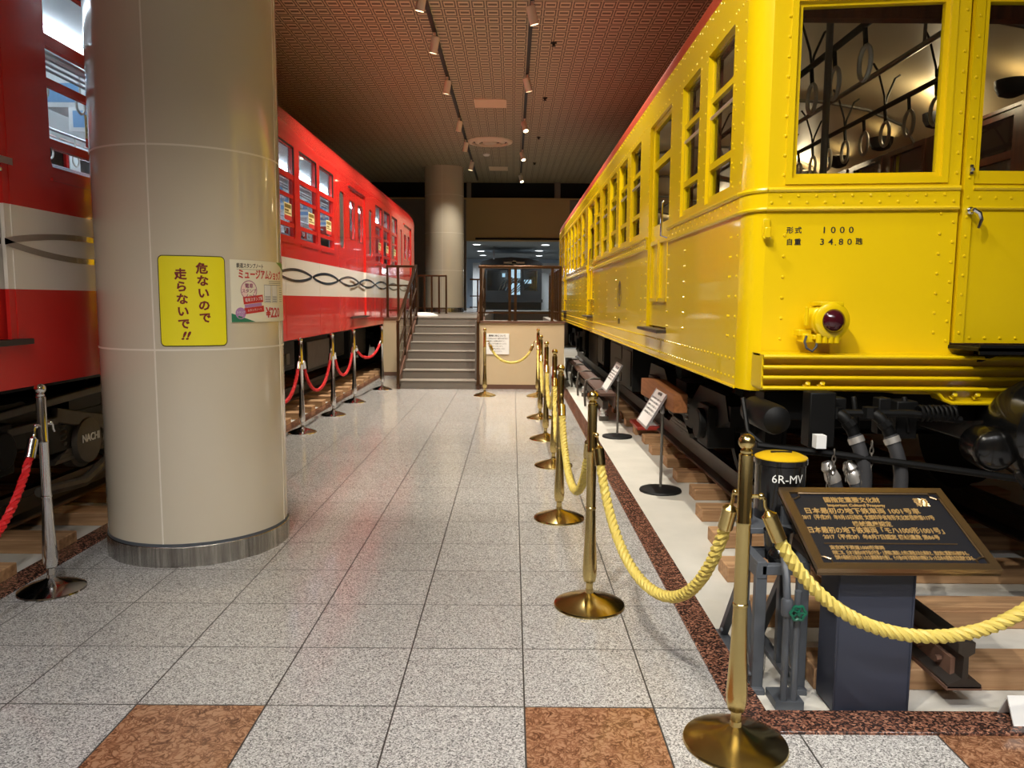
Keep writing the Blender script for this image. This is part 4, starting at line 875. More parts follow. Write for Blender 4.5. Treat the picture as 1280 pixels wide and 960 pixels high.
for P in (PLr, PRr):
    d = MB(); d.panel(lambda u, v, w: P(u, v, w + 0.045), crew[0], crew[1], 1.34, 3.37, [(3.45, 3.96, 2.45, 3.2)], 0.03); d.panel(lambda u, v, w: P(u, v, w + 0.005), crew[1] - 0.05, crew[1], 1.34, 3.37, [], 0.02)
    o = obj('crew_door', d, M['redcar'], rcar)
    obj('pane', MB().panel(lambda u, v, w: P(u, v, w + 0.06), 3.43, 3.98, 2.43, 3.22, [], 0.005), M['glass'], o)
    h = MB(); q = P(4.02, 2.26, -0.02); h.obox(q, (0.03, 0, 0), (0, 0.07, 0), (0, 0, 0.018)); h.sphere(P(4.06, 2.22, 0.0), 0.012, 8); obj('handle', h, M['chrome'], o, label='chrome door handle')
    s_ = MB(); q = [P(crew[0] - 0.03, 1.31, -0.045), P(crew[1] + 0.06, 1.34, 0.04)]; s_.box(min(q[0][0], q[1][0]), max(q[0][0], q[1][0]), q[0][1], q[1][1], 1.31, 1.34); obj('door_sill', s_, M['rail'], rcar, label='dark door sill')
# chrome wave
wv = MB(); PWL = 1.553
for P in (PLr, PRr):
    for s in (-1, 1):
        k0 = -1
        while 4.045 + k0 * PWL < R1:
            a, b = 4.045 + k0 * PWL + 0.02, 4.045 + (k0 + 1) * PWL - 0.02; pts = []
            for i in range(29):
                t = i / 28; yy = a + (b - a) * t
                pts.append((yy, 1.852 + s * 0.068 * math.sin(PI * t) ** 0.8))
            for i in range(28):
                (ya, za), (yb, zb) = pts[i], pts[i + 1]
                if ya < R0 or yb > R1: continue
                h = 0.017; wv.add([P(ya, za - h, -0.004), P(yb, zb - h, -0.004), P(yb, zb + h, -0.004), P(ya, za + h, -0.004), P(ya, za - h, 0), P(yb, zb - h, 0), P(yb, zb + h, 0), P(ya, za + h, 0)],
                       [(0, 1, 2, 3), (0, 4, 5, 1), (3, 2, 6, 7), (0, 3, 7, 4), (1, 5, 6, 2)])
            k0 += 1
obj('wave_line', wv, M['chrome'], rcar, label='chrome wave line along the white stripe')
# interior of the red car
it = MB()
it.box(RW + 0.08, RX - 0.08, R0 + 0.1, R1 - 0.1, 1.25, 1.30, 2)
it.box(RW + 0.08, RX - 0.08, R0 + 0.1, R1 - 0.1, 3.62, 3.66)
for s in (-1, 1):
    x = RX - 0.075 if s > 0 else RW + 0.075
    for a, b in ((8.4, 11.8), (14.9, 18.1)):
        x0, x1 = (x - 0.5, x - 0.06) if s > 0 else (x + 0.06, x + 0.5)
        it.box(x0, x1, a, b, 1.55, 1.72, 1); xb = x - 0.12 if s > 0 else x + 0.02; it.box(xb, xb + 0.1, a, b, 1.72, 2.2, 1)
    it.add([(x, R0 + 0.1, 3.40), (x, R1 - 0.1, 3.40), (x - s * 0.25, R1 - 0.1, 3.62), (x - s * 0.25, R0 + 0.1, 3.62)], [(0, 1, 2, 3)])
obj('interior_lining', it, [M['ivory'], M['seat'], mat('green_lino', (110, 122, 112), 0.5)], rcar)
iw = MB()
for P in (PLr, PRr):
    iw.panel(lambda u, v, w, P=P: P(u, v, w + 0.072), R0 + 0.1, R1 - 0.1, 1.3, 3.45, hs, 0.012)
iw.box(RW + 0.08, RX - 0.08, 4.28, 4.32, 1.3, 3.62)
obj('interior_wall', iw, M['ivory'], rcar)
rl = MB()
for x in (-3.35, -4.74):
    rl.tube([(x, R0 + 1.5, 3.28), (x, R1 - 1.5, 3.28)], 0.016, 8)
for x, xs in ((RX - 0.35, -1), (RW + 0.35, 1)):
    for k in range(4): rl.tube([(x + xs * (-0.20 + k * 0.07), 4.5, 3.02), (x + xs * (-0.20 + k * 0.07), R1 - 1, 3.02)], 0.010, 6)
obj('luggage_rack', rl, M['alu'], rcar)
for x in (-3.35, -4.74):
    y = 4.7
    while y < R1 - 2:
        s = MB(); s.tube([(x, y, 3.28), (x, y, 3.10)], 0.008, 5); s.tube([(x, y + 0.06 * math.sin(t), 3.04 + 0.065 * math.cos(t)) for t in [2 * PI * k / 12 for k in range(13)]], 0.010, 5); obj('hanging_strap', s, M['strap'], rcar); y += 0.48
ad = MB(); y = 4.9
while y < R1 - 1.5:
    ad.box(-4.4, -3.7, y, y + 0.006, 3.20, 3.56, 0); ad.box(-4.36, -3.74, y - 0.002, y + 0.008, 3.24, 3.40, 1); y += 0.98
obj('hanging_poster', ad, [M['white'], mat('poster_blue', (120, 160, 200), 0.6)], rcar)
sh = MB()
for x in (RX - 0.10, RW + 0.10):
    y = 4.6
    while y < R1 - 1: sh.box(x - 0.01, x + 0.01, y, y + 0.45, 3.42, 3.60, 0); y += 0.52
obj('side_poster', sh, M['plight'], rcar)
for x in (-3.55, -4.54):
    y = 4.5
    while y < R1 - 1.2:
        tb = MB(); tb.cyl((x, y, 3.575), (0, 1, 0), 0.022, 1.15, 10); obj('fluorescent_tube', tb, M['tube'], rcar)
        y += 1.35
bogie(rcar, RC, 5.35, 1.50, RZ, wb=2.1); bogie(rcar, RC, 18.1, 1.50, RZ)
mt = MB(); mt.lathe([(0.10, 0), (0.155, 0.01), (0.165, 0.03), (0.165, 0.25)], (-2.94, 5.30, 0.575), (-1, 0, 0), 28); mt.lathe([(0.17, 0.05), (0.19, 0.06), (0.19, 0.14)], (-2.94, 5.30, 0.575), (-1, 0, 0), 28)
mto = obj('journal_cover', mt, M['irongry'], rcar)
PN = lambda u, v, w: (-2.94 + w, 5.30 + u, 0.575 + v)
lt = MB(); text(lt, 'NACHI', 0.075, PN, 0, 0.02, 0.0, 0.004, bold=0.0012, sx=0.95); obj('lettering', lt, M['letterwht'], mto)
um = MB(); um.box(-3.05, -2.90, 5.62, 5.95, 0.44, 0.72); um.box(-3.2, -2.92, 4.4, 4.9, 0.75, 0.80); um.bar((-2.98, 4.05, 0.86), (-2.98, 5.9, 0.93), 0.05, 0.05); um.lathe([(0.04, 0), (0.07, 0.0), (0.07, 0.05), (0.04, 0.05)], (-2.95, 4.05, 0.86), (-1, 0, 0), 16)
um.cyl((-3.05, 5.75, 0.95), (1, 0, 0), 0.09, 0.12, 18); um.bar((-2.98, 4.95, 0.80), (-2.98, 5.75, 0.62), 0.04, 0.10); um.tube([(-2.95, 4.7, 0.35), (-2.95, 5.2, 0.30), (-2.95, 5.6, 0.42)], 0.035, 8)
obj('brake_rigging', um, M['irongry'], rcar, bevel=0.008)
eq = MB()
for (y0, y1, z0) in ((8.2, 9.3, 0.5), (9.6, 10.5, 0.62), (10.9, 12.4, 0.5), (12.8, 13.6, 0.6), (14.0, 15.6, 0.5)):
    eq.box(-3.5, -2.98, y0, y1, z0, 1.05); eq.box(-2.98, -2.965, y0 + 0.05, y1 - 0.05, z0 + 0.05, 1.0)
obj('equipment_box', eq, M['ironblk'], rcar, bevel=0.01)
bo = MB(); bo.box(-2.96, -2.90, 9.85, 10.0, 0.72, 0.86); obj('switch_box', bo, M['irongry'], rcar); obj('cover_plate', MB().box(-2.95, -2.93, 11.0, 12.3, 0.56, 0.95), M['irongry'], rcar)
un = MB(); un.box(RW + 0.1, RX - 0.1, R0 + 0.1, R1 - 0.1, 1.04, 1.24); obj('underframe', un, M['ironblk'], rcar)

# ------------------------------------------------------------------ rails and sleepers
def rail(x, y0, y1, label, z=0.086):
    r = MB(); pf = [(a, b * 1.27) for a, b in [(-0.065, 0), (0.065, 0), (0.065, 0.012), (0.012, 0.03), (0.009, 0.10), (0.032, 0.112), (0.032, 0.145), (-0.032, 0.145), (-0.032, 0.112), (-0.009, 0.10), (-0.012, 0.03), (-0.065, 0.012)]]
    r.prism(pf, lambda u, v, w: (x + u, w, z + v), y0, y1)
    o = obj('rail', r, M['rail']); tag(o, label, 'rail', None)
    fp = MB(); 
    for s in (-1, 1): fp.box(min(x + s * 0.012, x + s * 0.03), max(x + s * 0.012, x + s * 0.03), y0 + 0.05, y0 + 0.65, z + 0.03, z + 0.10)
    for k in range(4): fp.cyl((x - 0.03, y0 + 0.12 + k * 0.14, z + 0.065), (-1, 0, 0), 0.014, 0.02, 6)
    obj('fishplate', fp, M['rust'], o)
    fo = MB(); fo.box(x - 0.068, x + 0.068, y0, y1, z - 0.008, z + 0.006); obj('rail_foot', fo, M['rust'], o)
rail(1.75, 2.82, 20.5, 'dark steel rail beside the bronze plaque pedestal under the yellow car'); rail(3.25, 2.82, 20.5, 'dark steel rail on the far side under the yellow car')
rail(-3.295, 2.4, 21.3, 'steel rail nearer the pillar under the red car'); rail(-4.795, 2.4, 21.3, 'steel rail on the wall side under the red car')
s0 = MB().box(1.24, 3.76, -0.10, 0.10, -0.012, 0.078)
slp = obj('sleeper', s0, M['sleeper'], bevel=0.006, origin=(2.5, 0, -0.012)); slp.location = (2.5, 3.09, -0.012)
tag(slp, 'pale wooden sleeper just behind the bronze plaque pedestal, first under the yellow car', 'sleeper', 'wooden sleepers under the yellow car')
for k in range(1, 28):
    dup(slp, (2.5 + (0.03, -0.02, -0.02, 0.07, 0.13)[k] if k < 5 else 2.73 + random.uniform(-0.03, 0.03), 3.09 + 0.6 * k, -0.012), ORD[k] + ' pale wooden sleeper under the yellow car, counted from the bronze plaque pedestal')
for k in range(29):
    d_ = dup(slp, (RC, 2.9 + 0.6 * k, -0.012), ORD[k] + ' wooden sleeper under the red car, counted from the chrome stanchion before the pillar'); d_['group'] = 'wooden sleepers under the red car'
# third-rail cover along the track
th = MB(); th.box(1.15, 1.30, 9.7, 15.5, 0.36, 0.40); th.box(1.285, 1.30, 9.7, 15.5, 0.22, 0.36); th.box(1.2, 1.27, 9.9, 15.4, 0.16, 0.25, 1)
t3 = thing('third_rail', (1.22, 12.6, 0), 'brown covered conductor rail raised on brackets beside the far sleepers', 'rail')
obj('cover_board', MB().box(1.12, 1.32, 9.7, 15.5, 0.36, 0.40).box(1.305, 1.32, 9.7, 15.5, 0.20, 0.36), mat('brown_cover_board', (84, 60, 50), 0.6), t3, bevel=0.004)
obj('conductor_rail', MB().box(1.18, 1.25, 9.9, 15.4, 0.17, 0.27), M['rail'], t3)
for y in (10.1, 11.4, 12.7, 14.0, 15.2):
    b_ = MB(); b_.box(1.16, 1.28, y - 0.05, y + 0.05, -0.012, 0.05); b_.lathe([(0.05, 0.05), (0.035, 0.07), (0.05, 0.09), (0.035, 0.11), (0.05, 0.13), (0.03, 0.17)], (1.215, y, 0), n=14, m=1); b_.tube([(1.10, y, 0.0), (1.08, y, 0.2), (1.10, y, 0.38), (1.22, y, 0.42), (1.32, y, 0.41)], 0.018, 8)
    obj('bracket', b_, [M['irongry'], M['white']], t3)
obj('end_cap', MB().box(1.08, 1.34, 15.5, 15.62, 0.14, 0.42), M['alu'], t3, label='pale end cap')

# ------------------------------------------------------------------ stanchions and ropes
def stanchion(loc, m, label, group, R=0.18, hooks=(), name='stanchion'):
    x, y = loc; t = thing(name, (x, y, 0), label, 'stanchion', group)
    b = MB(); b.lathe([(R, 0), (R + 0.003, 0.006), (R, 0.014), (R * 0.8, 0.030), (R * 0.5, 0.047), (R * 0.25, 0.060), (0.022, 0.072), (0.020, 0.09)], (x, y, 0), n=48); obj('base', b, m, t)
    p = MB(); p.lathe([(0.018, 0.085), (0.019, 0.125), (0.030, 0.132), (0.036, 0.16), (0.037, 0.20), (0.034, 0.26), (0.029, 0.36), (0.0255, 0.48), (0.0245, 0.508), (0.027, 0.511), (0.027, 0.519), (0.0245, 0.522), (0.0242, 0.80), (0.0255, 0.803), (0.0255, 0.812), (0.0242, 0.815), (0.0240, 1.045), (0.014, 1.05), (0.013, 1.06)], (x, y, 0), n=28); obj('pole', p, m, t)
    f = MB(); f.sphere((x, y, 1.088), 0.0285, 24); f.lathe([(0.019, 1.05), (0.021, 1.058), (0.014, 1.064)], (x, y, 0), n=20); obj('finial', f, m, t)
    for (hx, hy) in hooks:
        d = Vector((hx, hy, 0)).normalized(); h = MB(); c = Vector((x, y, 0.90))
        h.tube([c + d * 0.02, c + d * 0.045], 0.007, 8); h.sphere(c + d * 0.055, 0.012, 10); h.tube([c + d * 0.055, c + d * 0.068 + Vector((0, 0, -0.012)), c + d * 0.070 + Vector((0, 0, -0.035)), c + d * 0.078 + Vector((0, 0, -0.05))], 0.006, 8); obj('hook', h, m, t)
    return t
def rope(a, b, sag, m, mc, label, group, r=0.0125, q=1.0):
    """twisted three-strand rope hung between two hook points; metal end sleeves"""
    a, b = Vector((a[0], a[1], 0.90)), Vector((b[0], b[1], 0.90)); d = (b - a).normalized(); a = a + d * 0.078 - Vector((0, 0, 0.05)); b = b - d * 0.078 - Vector((0, 0, 0.05))
    L = (b - a).length; ln_ = L + 2.2 * sag * sag / L; n = max(24, int(ln_ / (0.014 / q)))
    def pt(t):
        s = 4 * t * (1 - t); s = s ** 0.85
        e = 0.10 * math.sin(2 * PI * t) * sag * 0
        tt = t - 0.055 * math.sin(2 * PI * t) * min(1.5, sag / max(L, 0.1)) * 1.2
        return a + (b - a) * tt + Vector((0, 0, -sag * s + e))
    cen = [pt(i / n) for i in range(n + 1)]; dist = [0]
    for i in range(n): dist.append(dist[-1] + (cen[i + 1] - cen[i]).length)
    tot = dist[-1]; cap = 0.095
    side = Vector((0, 0, 1)).cross(d).normalized(); mb = MB()
    for k in range(3):
        pth = []
        for i in range(n + 1):
            if dist[i] < cap * 0.7 or dist[i] > tot - cap * 0.7: continue
            tg = (cen[min(i + 1, n)] - cen[max(i - 1, 0)]).normalized(); u = tg.cross(side).normalized(); an = 2 * PI * k / 3 + dist[i] * 2 * PI / 0.085
            pth.append(cen[i] + (side * math.cos(an) + u * math.sin(an)) * r * 1.06)
        mb.tube(pth, r, 7 if q >= 1 else 5)
    t = obj('barrier_rope', mb, m); tag(t, label, 'rope', group)
    for rev in (0, 1):
        c = cen[::-1] if rev else cen; ds = 0; i = 0
        while i < n - 1 and ds < cap: ds += (c[i + 1] - c[i]).length; i += 1
        e = MB(); ax = (c[i] - c[0]).normalized(); Lc = (c[i] - c[0]).length
        e.lathe([(0.008, 0.0), (0.012, 0.004), (0.020, 0.012), (0.0265, 0.016), (0.0265, Lc)], c[0], ax, 18); obj('rope_sleeve', e, mc, t)
    return t
GS = [(2.06, 2.50), (0.80, 2.578), (0.405, 3.82), (0.345, 5.41), (0.40, 7.2), (0.385, 8.62), (0.38, 10.2), (0.42, 12.55), (-0.45, 12.6)]
glab = ['brass rope stanchion at the far right end of the plaque rope', 'tall brass rope stanchion in front of the bronze plaque', 'brass rope stanchion on the walkway before the first tilted information panel, second from the plaque',
        'third brass stanchion along the walkway, counted from the plaque', 'fourth brass stanchion along the walkway, counted from the plaque', 'fifth brass stanchion along the walkway, counted from the plaque', 'sixth brass stanchion along the walkway, counted from the plaque', 'seventh brass stanchion along the walkway, by the beige platform wall', 'lone brass stanchion in front of the white notice beside the stairs']
for i, g_ in enumerate(GS):
    hk_ = []
    for j in (i - 1, i + 1):
        if 0 <= j < len(GS): hk_.append((GS[j][0] - g_[0], GS[j][1] - g_[1]))
    stanchion(g_, M['brass'], glab[i], 'brass stanchions', hooks=hk_)
rlab = ['gold twisted rope hanging in front of the bronze plaque', 'gold twisted rope between the tall brass stanchion and the second one', 'third gold rope along the walkway, counted from the plaque', 'fourth gold rope along the walkway, counted from the plaque', 'fifth gold rope along the walkway, counted from the plaque', 'sixth gold rope along the walkway, counted from the plaque', 'seventh gold rope along the walkway, just before the beige platform wall', 'gold rope crossing in front of the beige platform wall']
for i in range(len(GS) - 1):
    rope(GS[i], GS[i + 1], [0.43, 0.52, 0.42, 0.42, 0.38, 0.40, 0.42, 0.30][i], M['goldrope'], M['brass'], rlab[i], 'gold ropes', q=1.0 if i < 3 else 0.6)
SS = [(-2.46, 2.45), (-2.46, 3.98), (-2.46, 7.55), (-2.462, 8.93), (-2.42, 10.33), (-2.405, 11.66), (-2.27, 13.37)]
slab = ['chrome stanchion nearest the entrance beside the red car', 'chrome stanchion standing left of the large pillar', 'chrome stanchion hidden behind the large pillar', 'chrome stanchion just beyond the large pillar, first of the row to the stairs', 'second chrome stanchion beyond the large pillar', 'third chrome stanchion beyond the large pillar', 'chrome stanchion closest to the stairs']
for i, g_ in enumerate(SS):
    hk_ = []
    for j in (i - 1, i + 1):
        if 0 <= j < len(SS) and (i, j) not in ((1, 2), (2, 1)): hk_.append((SS[j][0] - g_[0], SS[j][1] - g_[1]))
    if i == 1: hk_.append((0.2, 1))
    stanchion(g_, M['chrome'], slab[i], 'chrome stanchions', R=0.165, hooks=hk_)
for i, lb in ((0, 'red twisted rope hanging from the chrome stanchion left of the large pillar'), (2, 'red rope emerging from behind the large pillar'), (3, 'red rope between the first and second chrome stanchions beyond the pillar'), (4, 'red rope between the second and third chrome stanchions beyond the pillar'), (5, 'red rope ending at the chrome stanchion closest to the stairs')):
    rope(SS[i], SS[i + 1], [0.52, 0, 0.40, 0.42, 0.36, 0.22][i], M['redrope'], M['chrome'], lb, 'red ropes', r=0.011, q=0.8)

# ------------------------------------------------------------------ plaque on its pedestal
pq = thing('plaque_stand', (1.38, 2.87, 0), 'bronze Cultural Property plaque tilted on a navy pedestal behind the gold rope', 'plaque')
pd = MB(); pd.prism([(2.80, 0), (2.96, 0), (2.96, 0.658), (2.80, 0.588)], lambda u, v, w: (w, u, v), 1.236, 1.526); pd.box(1.236, 1.243, 2.794, 2.80, 0, 0.6); pd.box(1.519, 1.526, 2.794, 2.80, 0, 0.6); obj('pedestal', pd, M['navy'], pq, bevel=0.004)
pb, ptp = Vector((1.458, 2.715, 0.595)), Vector((1.458, 3.155, 0.790)); vdir = (ptp - pb).normalized(); VL = (ptp - pb).length; ndir = Vector((0, -vdir.z, vdir.y))
PQ = lambda u, v, w: tuple(pb + Vector((1, 0, 0)) * u + vdir * v + ndir * w)
HW = 0.338; pm = MB(); pm.frame(PQ, -HW, HW, 0, VL, 0.032, 0.002, -0.028); pm.panel(lambda u, v, w: PQ(u, v, -0.030 + w), -HW, HW, 0, VL, [], 0.012)
obj('plaque_frame', pm, M['bronzelt'], pq, bevel=0.003)
pf_ = MB(); c_ = 0.035; a_, b_ = HW - 0.034, 0.034
outl = [(-a_ + c_, b_), (a_ - c_, b_), (a_ - c_, b_ + c_ * 0.6), (a_ - c_ * 0.4, b_ + c_), (a_, b_ + c_), (a_, VL - b_ - c_), (a_ - c_ * 0.4, VL - b_ - c_), (a_ - c_, VL - b_ - c_ * 0.6), (a_ - c_, VL - b_), (-a_ + c_, VL - b_), (-a_ + c_, VL - b_ - c_ * 0.6), (-a_ + c_ * 0.4, VL - b_ - c_), (-a_, VL - b_ - c_), (-a_, b_ + c_), (-a_ + c_ * 0.4, b_ + c_), (-a_ + c_, b_ + c_ * 0.6)]
pf_.panel(lambda u, v, w: PQ(u, v, -0.018 + w), -HW + 0.03, HW - 0.03, 0.03, VL - 0.03, [], 0.010); obj('plaque_face', pf_, M['plaque'], pq)
bl = MB(); loop_ = [Vector(PQ(u, v, -0.004)) for u, v in outl]; bl.tube(loop_ + [loop_[0], loop_[1]], 0.0045, 6); bl.tube([PQ(-a_ + 0.04, 0.145, -0.006), PQ(a_ - 0.06, 0.145, -0.006)], 0.003, 6); obj('plaque_border', bl, M['bronzelt'], pq)
tx = MB()
def pt_(s, size, u, v, sx=1.0, al='CENTER', bold=0.0005): text(tx, s, size, PQ, u, v, -0.008, 0.004, bold=bold, sx=sx, align=al)
pt_('国指定重要文化財', 0.036, -0.06, 0.405, 0.80); pt_('Important Cultural Property', 0.024, -0.055, 0.372, 0.85); pt_('日本最初の地下鉄車両 1001号車', 0.038, -0.045, 0.335, 0.86); pt_('2017（平成29）年9月15日指定 文部科学省有形文化財登録第117号', 0.030, -0.035, 0.296, 0.60)
pt_('機械遺産認定', 0.032, -0.035, 0.256, 0.80); pt_('日本最初の地下鉄車両「モハ1000形1001号」', 0.038, -0.030, 0.218, 0.72); pt_('2017（平成29）年8月7日認定 機械遺産 第86号', 0.028, -0.030, 0.180, 0.78)
pt_('東京地下鉄道1000形車両', 0.024, -0.25, 0.120, 0.78, 'LEFT', 0.0003); pt_('昭和二年、日本で最初の地下鉄が浅草・上野間に開業した時に製造された車両で、歴史的に重要な価値がある。', 0.024, -0.25, 0.092, 0.43, 'LEFT', 0.0003); pt_('当時の最新技術を採り入れた鋼製車体を備え、その後の地下鉄車両の規範となった日本の貴重な文化遺産である。', 0.024, -0.25, 0.066, 0.43, 'LEFT', 0.0003)
for k in range(5): tx.tube([PQ(0.195 + 0.052 * i / 10, 0.415 - k * 0.010 + 0.004 * math.sin(i * 1.9 + k * 1.3), -0.006) for i in range(11)], 0.003, 5)
for s in (-1, 1): tx.tube([PQ(0.221 + s * 0.010, 0.42, -0.006), PQ(0.221 + s * 0.026, 0.40, -0.006), PQ(0.221 + s * 0.012, 0.37, -0.006)], 0.0032, 5)
obj('lettering', tx, M['plaqletter'], pq, label='raised golden lettering')

# ------------------------------------------------------------------ brake equipment on its grey stand
bs = thing('brake_valve_display', (1.1, 3.1, -0.012), 'black cylinder with yellow lid marked 6R-MV on a grey steel stand left of the plaque', 'display')
fs = MB()
for x in (1.0, 1.17):
    fs.bar((x, 2.98, -0.012), (x, 2.98, 0.52), 0.045, 0.035); fs.bar((x, 3.19, -0.012), (x, 3.19, 0.70), 0.045, 0.035); fs.bar((x, 2.96, 0.50), (x, 3.22, 0.50), 0.04, 0.07); fs.bar((x, 3.19, 0.40), (x, 3.48, 0.0), 0.035, 0.035); fs.bar((x, 2.94, 0.0), (x, 3.52, 0.0), 0.05, 0.025); fs.bar((x, 2.98, 0.02), (x, 3.15, 0.30), 0.03, 0.03)
fs.bar((1.0, 3.19, 0.50), (1.17, 3.19, 0.50), 0.04, 0.04); fs.bar((1.0, 2.98, 0.50), (1.17, 2.98, 0.50), 0.04, 0.04); fs.box(0.99, 1.26, 3.12, 3.42, 0.60, 0.625); fs.bar((1.0, 3.19, 0.65), (1.0, 3.19, 0.72), 0.045, 0.035)
for x, y in ((1.0, 2.98), (1.17, 2.98), (1.0, 3.4)): fs.cyl((x - 0.022, y, 0.06), (-1, 0, 0), 0.012, 0.012, 6)
obj('stand_frame', fs, M['greyst'], bs, bevel=0.003)
cy = MB(); cy.lathe([(0.104, 0.625), (0.106, 0.635), (0.106, 0.862), (0.113, 0.867), (0.113, 0.887), (0.106, 0.892)], (1.175, 3.30, 0), n=36); cy.lathe([(0.03, 0.50), (0.05, 0.51), (0.06, 0.63)], (1.10, 3.08, 0), n=18); cy.sphere((1.10, 3.04, 0.53), 0.055, 14)
obj('valve_body', cy, mat('gloss_black_enamel', (16, 16, 17), 0.18, coat=0.5), bs)
ld = MB(); ld.lathe([(0.110, 0.888), (0.110, 0.894), (0.085, 0.906), (0.02, 0.912)], (1.175, 3.30, 0), n=36); ld.box(1.13, 1.22, 3.295, 3.305, 0.907, 0.917, 1); obj('lid', ld, [mat('lid_yellow', (210, 170, 20), 0.35), M['black']], bs, label='yellow domed lid')
lt = MB(); PCc = lambda u, v, w: (1.175 + math.sin(u / 0.106 - 0.25) * (0.106 + w), 3.30 - math.cos(u / 0.106 - 0.25) * (0.106 + w), 0.812 + v); text(lt, '6R-MV', 0.050, PCc, 0.026, 0.0, 0.0008, 0.0008); obj('lettering', lt, M['letterwht'], bs)
pi_ = MB(); pi_.tube([(1.065, 2.85, -0.012), (1.065, 2.85, 0.40)], 0.014, 10); pi_.tube([(1.105, 2.85, -0.012), (1.105, 2.85, 0.46)], 0.014, 10); pi_.lathe([(0.02, 0.36), (0.024, 0.37), (0.024, 0.42), (0.018, 0.43)], (1.065, 2.85, 0), n=10); pi_.tube([(1.065, 2.85, 0.40), (1.065, 2.87, 0.50), (1.075, 2.93, 0.56), (1.11, 3.0, 0.58)], 0.015, 10); pi_.box(1.03, 1.14, 2.83, 2.95, -0.012, 0.02)
obj('pipe', pi_, M['greyst'], bs)
vh = MB(); vc = Vector((1.095, 2.815, 0.385)); vh.tube([vc + Vector((math.cos(t) * (0.027 + 0.003 * math.cos(6 * t)), 0, math.sin(t) * (0.027 + 0.003 * math.cos(6 * t)))) for t in [2 * PI * k / 30 for k in range(31)]], 0.006, 7)
for k in range(5): vh.tube([vc, vc + Vector((math.cos(k * 1.2566) * 0.026, 0, math.sin(k * 1.2566) * 0.026))], 0.004, 6)
vh.cyl(vc + Vector((0, 0.03, 0)), (0, -1, 0), 0.008, 0.04, 10); obj('hand_wheel', vh, M['green'], bs, label='green valve handwheel')

# ------------------------------------------------------------------ information panels on poles
def info(x, y, label, lines):
    t = thing('information_stand', (x, y, -0.012), label, 'sign', 'information stands by the yellow car')
    b = MB(); b.lathe([(0.17, -0.012), (0.175, -0.004), (0.17, 0.008), (0.10, 0.02), (0.02, 0.026)], (x, y, 0), n=40); obj('base', b, M['black'], t)
    p = MB(); p.tube([(x, y, 0.02), (x, y, 0.68)], 0.012, 12); obj('pole', p, M['greyint'], t)
    j = MB(); j.tube([(x + 0.0, y + 0.035 * math.cos(q), 0.68 + 0.035 * math.sin(q)) for q in [2 * PI * k / 16 for k in range(17)]], 0.010, 8); j.sphere((x, y, 0.66), 0.022, 12); j.tube([(x, y, 0.68), (x - 0.045, y + 0.03, 0.70)], 0.010, 8); obj('swivel_joint', j, M['alu'], t)
    lo = Vector((x - 0.155, 0, 0.53)); hi = Vector((x + 0.028, 0, 0.84)); vd = (hi - lo).normalized(); L = (hi - lo).length; nn = Vector((-vd.z, 0, vd.x))
    P = lambda u, v, w: tuple(lo + Vector((0, y + 0.35 - u, 0)) + vd * v + nn * w)
    f = MB(); f.panel(lambda u, v, w: P(u, v, -0.012 + w), 0, 0.46, 0, L, [], 0.010); f.frame(P, 0, 0.46, 0, L, 0.018, -0.004, 0.004); obj('panel_frame', f, M['alu'], t, bevel=0.002)
    s = MB(); s.panel(lambda u, v, w: P(u, v, -0.002 + w), 0.017, 0.443, 0.017, L - 0.017, [], 0.002); obj('panel_sheet', s, M['label'], t)
    k = MB(); text(k, lines[0], 0.034, P, 0.23, L - 0.06, 0.0004, 0.0004, bold=0.0006)
    for i, q in enumerate(lines[1:]): text(k, q, 0.020, P, 0.23, L - 0.11 - 0.034 * i, 0.0004, 0.0004)
    obj('panel_print', k, M['ink'], t)
L_ = ['日本最初の地下鉄車両です。昭和二年に製造され', '全鋼製の車体に明るい黄色の塗装を施しました。', '間接照明やリコ式つり手を備えています。', '打子式の自動列車停止装置も採用されました。', 'この車両は重要文化財に指定されています。']
info(1.245, 6.29, 'tilted white information panel on a black round base closest to the plaque', ['1000形車両'] + L_); info(1.23, 8.85, 'tilted white information panel on a black round base further along, by the conductor rail', ['第三軌条と集電靴'] + L_[:4])
# small things on the track bed
rp_ = MB(); rp_.box(1.46, 1.80, 8.80, 9.40, 0.078, 0.115); rp_.box(1.60, 1.78, 8.90, 9.30, 0.115, 0.125, 1); rp_ = obj('track_tray', rp_, [M['redplate'], M['white']], bevel=0.008); tag(rp_, 'flat red tray with white paper lying on sleepers behind the tilted panel', 'tray')
gb = thing('floor_box', (0.72, 13.3, 0), 'small grey metal box with white top beside the beige platform wall', 'box'); obj('box_shell', MB().box(0.66, 0.835, 13.2, 13.42, 0, 0.30), M['greybox'], gb, bevel=0.008); obj('box_cover', MB().box(0.68, 0.81, 13.22, 13.4, 0.30, 0.42), M['white'], gb, bevel=0.006)
tcard = thing('tent_card', (1.95, 2.72, 0.012), 'small white folded card standing on the granite kerb right of the plaque', 'card')
P1 = lambda u, v, w: (u, 2.69 + v * 0.45 - w, 0.012 + v)
cdm = MB(); cdm.prism([(2.685, 0.012), (2.735, 0.105), (2.785, 0.012), (2.779, 0.012), (2.735, 0.093), (2.691, 0.012)], lambda u, v, w: (w, u, v), 1.86, 2.12); obj('card', cdm, M['white'], tcard)
lt = MB(); text(lt, '手を触れないでください', 0.022, lambda u, v, w: (u, 2.709 + v * 0.47 - w, 0.055 + v), 2.02, 0, 0.001, 0.0006, bold=0.0004, sx=0.9); obj('lettering', lt, M['ink'], tcard)

